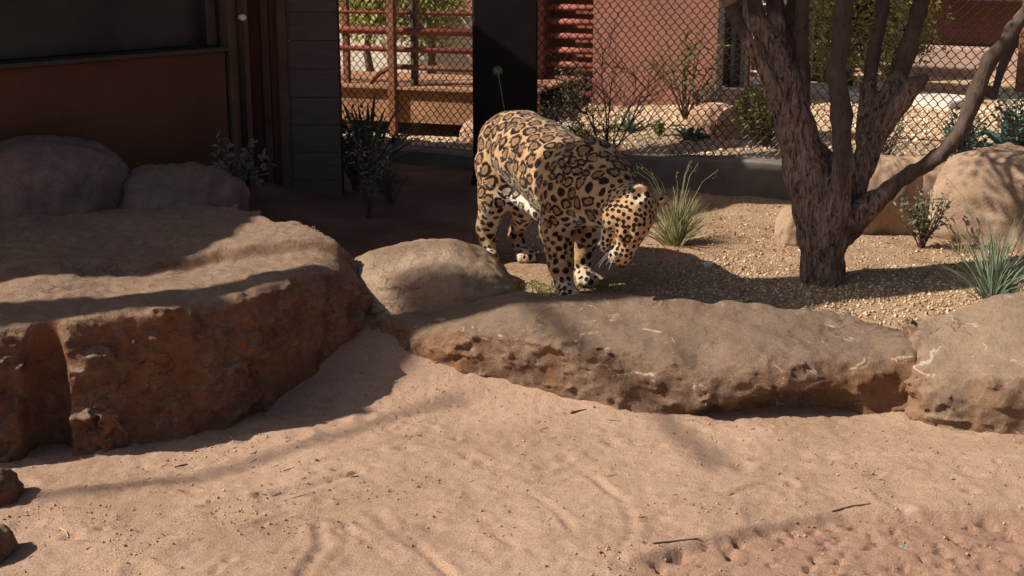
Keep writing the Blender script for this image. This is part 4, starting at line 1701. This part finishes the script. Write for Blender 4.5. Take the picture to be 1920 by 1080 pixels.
shrub('leafy_shrub', 'small grey-green leafy shrub between the tree and the striped boulder', at(1728, 450, 7.25), .36, .34, 26, 13, .038, .017, M['leaf_grey'], 3)
shrub('shade_sprig', 'broad-leaved sprig in deep shade beside the low dark boulder', at(452, 380, 7.55), .44, .42, 11, 10, .065, .03, M['leaf_grey'], 8, cat='plant', dens0=.45)
shrub('tall_weed', 'tall thin weed with small leaves in shade by the planked pier', at(690, 400, 7.9), .72, .30, 14, 11, .034, .014, M['leaf_grey'], 15, cat='plant', upright=1.0)
shrub('low_weed', 'low dark weed at the foot of the tall thin weed', at(735, 372, 8.4), .30, .30, 14, 10, .04, .014, M['leaf_dark'], 16, cat='plant')


def rosette(name, label, base, n, length, width, m, seed, cat='agave', up=(.35, 1.1), fold=.5, curve=-.25, spread=1.0):
    """each leaf of the rosette a part of its own"""
    rr = random.Random(seed)
    root = empty(name, base, label, cat)
    for i in range(n):
        a = i * 2.399 + rr.uniform(-.15, .15)
        el = up[0] + (up[1] - up[0]) * (i / n)
        d = Vector((math.cos(a) * math.cos(el) * spread, math.sin(a) * math.cos(el) * spread, math.sin(el))).normalized()
        s = Vector((-math.sin(a), math.cos(a), 0))
        nn = d.cross(s)
        L = length * rr.uniform(.75, 1.05)
        vs, fs = [], []
        N = 6
        for k in range(N + 1):
            t = k / N
            c = Vector(base) + d * L * t + Vector((0, 0, curve * L * t * t)) + Vector((0, 0, -.01))
            w = width * .5 * (math.sin(math.pi * min(1, .25 + .75 * t)) ** .8 if t < 1 else 0) + .0006
            up_v = nn if nn.z > 0 else -nn
            vs += [c + s * w + up_v * w * fold, c - up_v * .1 * w, c - s * w + up_v * w * fold]
        for k in range(N):
            fs += [(k * 3, k * 3 + 1, k * 3 + 4, k * 3 + 3), (k * 3 + 1, k * 3 + 2, k * 3 + 5, k * 3 + 4)]
        MB().add(vs, fs).build('leaf', m, root, True)
    return root


rosette('yucca', 'dark long-leaved yucca against the fence beside the planked pier', at(690, 268, 9.2), 26, .70, .036, M['leaf_dark'], 3, 'yucca', (.6, 1.5), .3, -.2)
rosette('agave', 'blue-green agave on the gravel bed near the pink rocks', at(1292, 274, 9.75), 18, .19, .05, M['agave'], 5)
rosette('small_agave', 'small bright agave below the bare twiggy bush', at(1120, 274, 9.75), 16, .20, .035, M['grass_green'], 6)
rosette('teal_agave', 'broad teal agave beyond the fence behind the striped boulder', at(1895, 300, 8.75), 22, .42, .11, M['teal_leaf'], 7, up=(.1, 1.2))
rosette('kerb_agave', 'small dark agave just behind the kerb below the yucca', at(742, 268, 10.15), 16, .13, .028, M['leaf_dark'], 8)

# a leafless twiggy bush behind the fence
rr = random.Random(11)
base = Vector(at(1140, 284, 9.5))
tw = empty('bare_bush', base, 'leafless bush of thin brown twigs against the gravel bed', 'bush')
b = MB()


def twigs(p, d, L, r, lev):
    pts, rads = [p.copy()], [r]
    cur = p.copy()
    for i in range(4):
        d = (d + Vector((rr.gauss(0, .12), rr.gauss(0, .12), rr.gauss(.02, .06)))).normalized()
        cur = cur + d * L / 4
        pts.append(cur.copy())
        rads.append(r * (1 - .15 * (i + 1)))
        if lev < 3 and i >= 0:
            sd = (d + Vector((rr.gauss(0, .5), rr.gauss(0, .4), rr.gauss(0, .25)))).normalized()
            twigs(cur.copy(), sd, L * .62, r * .62, lev + 1)
    b.tube(pts, rads, 4)


for (dx, dy, dz, L) in ((-.45, 0, 1, .42), (-.15, .1, 1, .48), (.2, -.1, 1, .40), (.75, .05, 1, .55), (.5, .1, 1, .44), (-.7, .1, .9, .36)):
    twigs(base + Vector((rr.gauss(0, .02), rr.gauss(0, .02), -.02)), Vector((dx, dy, dz)).normalized(), L, .007, 0)
b.build('twigs', M['twig'], tw)
shrub('rail_bush', 'grey flowering bush rising beside the black post', at(1035, 268, 9.55), .55, .30, 22, 12, .022, .011, M['leaf_grey'], 19)
shrub('oleander', 'slender long-leaved shrub in front of the red wall', at(1285, 225, 10.6), .80, .62, 12, 12, .11, .016, M['leaf_green'], 23, stem_r=.007, dens0=.4)
shrub('silver_bush', 'silvery bush at the dark foot of the red wall end', at(1322, 225, 10.5), .36, .34, 40, 12, .035, .014, M['leaf_grey'], 25)
shrub('round_bush', 'dense green bush behind the fence left of the tree trunk', at(1428, 300, 9.35), .46, .48, 150, 17, .035, .012, M['leaf_yellow'], 27, dens0=.1)
shrub('gravel_weed', 'bright green weed on the gravel bed', at(1237, 262, 10.0), .10, .12, 10, 8, .04, .018, M['leaf_yellow'], 28, cat='plant')
shrub('kerb_bush', 'dark low bush behind the kerb to the right of the tree', at(1660, 300, 8.9), .28, .4, 20, 12, .03, .012, M['leaf_grey'], 29)

# white wildflower before the black post
q = P(933, 132, 8.0)
base = Vector(at(965, 320, 8.05))
fl = empty('wildflower', base, 'white wildflower on a thin curving stem before the black post', 'flower')
MB().tube([base, base.lerp(q, .5) + Vector((.02, 0, .02)), q], [.003, .0024, .002], 5).build('stem', M['grass_straw'], fl)
b = MB()
for i in range(11):
    a = i / 11 * 2 * math.pi
    b.leaf(q, Vector((math.cos(a), -.35, math.sin(a) * .9)), Vector((0, 1, 0)), .034, .016, .2)
b.build('bloom', M['petal'], fl)


def leaf_tree(name, label, base, h, crown_c, crown_r, nclump, nleaf, ls, m, seed, trunk_r=.05):
    rr = random.Random(seed)
    root = empty(name, base, label, 'tree')
    tb, lf = MB(), MB()
    base = Vector(base)
    cc = Vector(crown_c)
    tb.tube([base + Vector((0, 0, -.05)), base.lerp(cc, .5) + Vector((rr.gauss(0, .05), 0, 0)), cc], [trunk_r, trunk_r * .75, trunk_r * .4], 7)
    for i in range(nclump):
        v = Vector((rr.gauss(0, 1), rr.gauss(0, 1), rr.gauss(0, 1))).normalized() * (rr.random() ** .4)
        c = cc + Vector((v.x * crown_r[0], v.y * crown_r[1], v.z * crown_r[2]))
        tb.tube([cc.lerp(c, .1), cc.lerp(c, .6) + Vector((0, 0, .03)), c], [trunk_r * .3, trunk_r * .18, .004], 4)
        for k in range(nleaf):
            p = c + Vector((rr.gauss(0, .09), rr.gauss(0, .09), rr.gauss(0, .09)))
            lf.leaf(p, Vector((rr.gauss(0, 1), rr.gauss(0, 1), rr.gauss(-.2, .7))), Vector((rr.gauss(0, 1), rr.gauss(0, 1), rr.gauss(0, 1))), ls * rr.uniform(.6, 1.2), ls * .42, .3, .15)
    tb.build('trunk', M['twig'], root, True)
    o = lf.build('crown', m, root)
    o['kind'] = 'stuff'
    return root


def tree_at(px, py, y):
    p = P(px, py, y)
    return p


c = P(1600, 25, 11.9)
leaf_tree('vine_tree', 'sunlit yellow-green leafy tree behind the stems before the far wing', (c.x, 11.9, gz(c.x, 11.9)), 2, c, (.42, .3, .50), 90, 44, .060, M['leaf_bright'], 51, .035)
c = P(1690, 55, 12.1)
leaf_tree('small_leaf_tree', 'smaller leafy tree reaching along the far red wing', (c.x - .1, 12.1, gz(c.x, 12.1)), 2, c, (.46, .3, .32), 50, 36, .055, M['leaf_yellow'], 52, .03)
c = P(700, 8, 14.2)
leaf_tree('rail_tree', 'green leafy tree overhanging the boardwalk railing near the pier', (c.x, 14.2, gz(c.x, 14.2)), 2, c, (.42, .35, .34), 70, 40, .07, M['leaf_bright'], 53, .05)
c = P(805, 10, 14.4)
leaf_tree('dark_rail_tree', 'darker leafy tree overhanging the boardwalk railing near the pink wall', (c.x, 14.4, gz(c.x, 14.4)), 2, c, (.30, .3, .36), 55, 40, .06, M['leaf_yellow'], 54, .05)
# rocks beyond the fence
q = at(1335, 285, 9.9)
boulder('pink_boulder', 'pale pinkish rounded boulder on the gravel bed left of the green bush', (q[0], q[1], q[2] + .06), (.17, .15, .16), M['pink_rock'], seed=61, sub=4, amp=.1)
q = at(1372, 285, 9.8)
boulder('cream_boulder', 'cream rounded boulder touching the green bush behind the fence', (q[0], q[1], q[2] + .06), (.13, .13, .15), M['pink_rock'], seed=62, sub=4, amp=.1)
q = at(1070, 240, 10.2)
boulder('white_stone', 'whitish stone on the gravel bed behind the bare bush', (q[0], q[1], q[2] + .04), (.10, .09, .09), M['white_concrete'], seed=63, sub=4, amp=.12)
q = at(905, 265, 10.4)
boulder('deck_stone', 'orange-pink stone at the dark opening under the boardwalk', (q[0], q[1], q[2] + .06), (.17, .15, .17), M['pink_rock'], seed=64, sub=4, amp=.12)
q = at(1725, 345, 8.25)
boulder('flat_stone', 'flat pale stone before the kerb below the right-hand limb', (q[0], q[1], q[2] + .08), (.30, .18, .20), M['back_rock'], seed=65, sub=4, amp=.12)

# ==================================================================== LOOSE GROUND COVER
ICO = None


def pebbles(name, label, pts, sizes, mats_col, m, seed=1, flat=.7):
    """one mesh of many small crystals"""
    rg = np.random.default_rng(seed)
    base = np.array([(0, 0, 1), (.9, 0, .1), (.25, .85, -.1), (-.75, .5, .15), (-.7, -.55, -.1), (.3, -.85, .1), (0, 0, -1)], float)
    fc = np.array([(0, 1, 2), (0, 2, 3), (0, 3, 4), (0, 4, 5), (0, 5, 1), (6, 2, 1), (6, 3, 2), (6, 4, 3), (6, 5, 4), (6, 1, 5)])
    n = len(pts)
    V = np.repeat(base[None], n, 0) * (1 + .25 * rg.normal(size=(n, 7, 1)))
    a = rg.uniform(0, 2 * np.pi, n)
    c, s_ = np.cos(a)[:, None], np.sin(a)[:, None]
    x, y, z = V[..., 0], V[..., 1] * rg.uniform(.6, 1, (n, 1)), V[..., 2] * flat
    tl = rg.normal(0, .35, (n, 1))
    V = np.stack([x * c - y * s_, x * s_ + y * c, z + tl * x], -1) * np.asarray(sizes)[:, None, None] + np.asarray(pts)[:, None, :]
    F = (fc[None] + (np.arange(n) * 7)[:, None, None]).reshape(-1, 3)
    o = np_mesh(name, V.reshape(-1, 3), F, m, None, False)
    tag(o, label, 'gravel', kind='stuff')
    at_ = o.data.attributes.new('tone', 'FLOAT', 'POINT')
    at_.data.foreach_set('value', np.repeat(rg.random(n), 7).astype(np.float32))
    return o


def tone_mat(name, stops):
    t = NT(name, .9, .15)
    return t.out(t.ramp(t.attr('tone'), stops), t.bump(t.noise(200, 3), .3, .003))


M['gravel'] = tone_mat('tan_gravel', [(0, (.22, .13, .075)), (.45, (.44, .31, .18)), (.8, (.60, .46, .29)), (1, (.74, .62, .46))])
M['bed_gravel'] = tone_mat('pale_gravel', [(0, (.42, .24, .14)), (.5, (.68, .50, .33)), (1, (.86, .74, .58))])
M['litter'] = tone_mat('brown_litter', [(0, (.09, .04, .025)), (.5, (.25, .12, .065)), (1, (.42, .26, .15))])
M['clod'] = tone_mat('sand_clods', [(0, (.26, .145, .09)), (.6, (.44, .27, .175)), (1, (.56, .38, .26))])


def scatter(n, x0, x1, y0, y1, keep, seed, smin, smax, sink=.2):
    rg = np.random.default_rng(seed)
    x = rg.uniform(x0, x1, n)
    y = rg.uniform(y0, y1, n)
    k = keep(x, y) > rg.random(n)
    x, y = x[k], y[k]
    s = smin + (smax - smin) * rg.random(len(x)) ** 2.5
    z = actual_z(x, y) + s * sink
    return np.stack([x, y, z], 1), s


near_g = lambda x, y: sstep(.55, .9, x) * sstep(5.7, 5.85, y) * sstep(7.3, 6.15, y + .4 * vnoise(x * 3, y * 3, 0, 5))
p_, s_ = scatter(26000, .5, 2.9, 5.7, 7.4, near_g, 1, .003, .012)
pebbles('loose_gravel', 'loose tan gravel between the long rock and the tree foot', p_, s_, None, M['gravel'], 2)
soil_k = lambda x, y: sstep(-.2, .4, x) * (y < 9.2 - .535 * x) * sstep(-.25, .5, vnoise(x * 2.2, y * 2.2, 0, 9) + .35)
p_, s_ = scatter(9000, -.2, 3.2, 6.3, 8.6, soil_k, 3, .004, .010)
pebbles('soil_gravel', 'sparse gravel on the bare soil around the tree and jaguar', p_, s_, None, M['gravel'], 4)
lit_k = lambda x, y: np.exp(-((x - 1.15) / .42) ** 2 - ((y - 7.45) / .42) ** 2) + .15 * sstep(-.5, .6, x)
p_, s_ = scatter(4200, -.3, 3.0, 6.5, 8.5, lit_k, 5, .005, .013)
pebbles('leaf_litter', 'reddish-brown leaf litter and bark chips beside the grass clump', p_, s_, None, M['litter'], 6, flat=.35)
bed_k = lambda x, y: ((y - (9.55 - .535 * x)) > .1) * 1.0
p_, s_ = scatter(11000, -1.2, 4.6, 7.4, 11.2, bed_k, 7, .008, .026)
pebbles('bed_gravel', 'pale gravel of the planting bed beyond the fence', p_, s_, None, M['bed_gravel'], 8)
sand_k = lambda x, y: .12 + .9 * (vnoise(x * 2.5, y * 2.5, 0, 15) > .35) * (vnoise(x * 7, y * 7, 0, 16) > 0)
p_, s_ = scatter(9000, -2.1, 2.3, 3.85, 5.7, sand_k, 9, .0025, .0075, .5)
pebbles('sand_clods', 'small crumbs and clods scattered over the sand', p_, s_, None, M['clod'], 10)

# single small things on the sand
def ground_pt(px, py):
    p = G(px, py, -.27)
    for _ in range(3):
        p = G(px, py, gz(p.x, p.y))
    return p


def twig_on(name, label, px0, py0, px1, py1, r, m, cat='twig', lift=.006):
    a, c = ground_pt(px0, py0), ground_pt(px1, py1)
    mid = (a + c) / 2 + Vector((.004, .01, .004))
    b = MB()
    up = Vector((0, 0, r * .5))
    mid.z = gz(mid.x, mid.y)
    b.tube([a + up, mid + up, c + up], [r, r * .9, r * .5], 6)
    return tag(b.build(name, m), label, cat)


twig_on('dark_twig', 'short dark twig on the sand in front of the ledge', 328, 877, 352, 871, .004, M['twig'], lift=.012)
twig_on('straw_bit', 'bright straw bit on the sand near the dark stones', 112, 990, 128, 1008, .003, M['straw'], 'straw', .014)
twig_on('straw', 'thin pale straw below the long rock', 1128, 792, 1158, 802, .0022, M['straw'], 'straw', .012)
twig_on('pale_stick', 'pale curved stick at the foot of the long rock face', 1188, 770, 1212, 758, .004, M['straw'], 'stick', .015)
twig_on('brown_stick', 'brown stick on the sand below the orange streak', 1070, 775, 1100, 768, .004, M['twig'], 'stick', .012)
twig_on('long_twig', 'long thin dark twig at the edge of the moist patch', 1560, 960, 1632, 945, .0035, M['twig'], lift=.012)
twig_on('buried_twig', 'thin dark twig half buried in the raked sand', 1225, 1020, 1310, 1010, .0035, M['twig'], lift=.01)
b = MB()
p = ground_pt(652, 895)
b.leaf(p + Vector((-.012, 0, -.001)), (1, .2, .3), (0, 1, .2), .045, .03, .6)
tag(b.build('fallen_leaf', M['litter'] if False else M['twig']), 'curled dead brown leaf lying on the open sand', 'leaf')
p = ground_pt(1693, 1028)
boulder('blue_pebble', 'smooth blue-grey pebble in the moist patch', (p.x, p.y, p.z + .003), (.017, .014, .010), M['pebble_blue'], seed=71, sub=2, cat='pebble')
p = ground_pt(1328, 499)
boulder('white_pebble', 'small white stone on the soil between jaguar and tree', (p.x, p.y, p.z + .008), (.026, .02, .018), M['white_concrete'], seed=72, sub=2, cat='pebble')

# fine dark litter on the sand: bits of stem and bark nobody could count
rr = random.Random(77)
b = MB()
for i in range(420):
    x, y = rr.uniform(-2.0, 2.2), 3.9 + 2.0 * rr.random()
    if vnoise(x * 1.7, y * 1.7, 0, 91) < -.1 and rr.random() < .7:
        continue
    a = rr.uniform(0, math.pi)
    L = rr.uniform(.004, .012) if rr.random() < .8 else rr.uniform(.015, .035)
    d = Vector((math.cos(a), math.sin(a), rr.uniform(-.1, .2))) * L
    c = Vector((x, y, gz(x, y) + .001))
    b.tube([c - d, c + d], [rr.uniform(.001, .0026), .001], 4)
tag(b.build('sand_litter', M['twig']), 'fine dark litter of stem and bark bits on the sand', 'litter', kind='stuff')

# more planting beyond the fence
rosette('spiky_agave', 'spiky grey-green agave at the foot of the red wall', at(1180, 250, 10.3), 20, .22, .03, M['agave'], 15, up=(.4, 1.3))
shrub('bed_shrub', 'low olive shrub on the gravel bed under the bare bush', at(1085, 275, 9.7), .22, .34, 30, 12, .035, .014, M['leaf_yellow'], 33)
shrub('wall_shrub', 'tall green shrub against the louvred red screen', at(1075, 240, 10.4), .62, .40, 20, 14, .045, .016, M['leaf_grey'], 34)
shrub('limb_shrub', 'green shrub behind the fence under the sweeping right limb', at(1800, 300, 8.7), .34, .36, 40, 13, .045, .018, M['teal_leaf'], 35)
shrub('edge_shrub', 'tall teal shrub behind the fence beside the teal agave', at(1915, 300, 8.6), .55, .40, 40, 14, .055, .02, M['teal_leaf'], 36)

# a bare tree outside the enclosure, whose high limbs draw faint shadows across the sand
ot = empty('tall_bare_tree', (-13.5, 1.6, -.28), 'tall bare tree standing outside the enclosure', 'tree')
TT = Vector((-13.3, 1.7, 7.5))
MB().tube([(-13.5, 1.6, -.35), (-13.4, 1.65, 3.5), TT], [.16, .12, .06], 8).build('trunk', M['bark_plain'], ot, True)
H5 = 7.6
for (pts, r0) in (([(330, 890, -.27), (640, 805, -.27), (760, 765, -.27), (870, 735, -.25)], .026),
                  ([(150, 580, .22), (430, 545, .22), (640, 525, .18), (800, 570, 0), (990, 560, 0), (1060, 620, 0), (1150, 700, -.1), (1240, 785, -.27), (1345, 872, -.27)], .034)):
    b = MB()
    q = [TT - Vector((0, 0, .1))]
    for (px, py, z0) in pts:
        g = G(px, py, z0)
        q.append(Vector((g.x, g.y, 0)) - SHIFT * (H5 - z0) + Vector((0, 0, H5)))
    b.tube(q, [r0 * (1.2 - .6 * i / len(q)) for i in range(len(q))], 6)
    b.build('limb', M['bark_plain'], ot, True)
shrub('pier_shrub', 'loose dark leafy shrub between the planked pier and the yucca', at(668, 330, 8.6), .62, .42, 24, 15, .05, .02, M['leaf_dark'], 41)
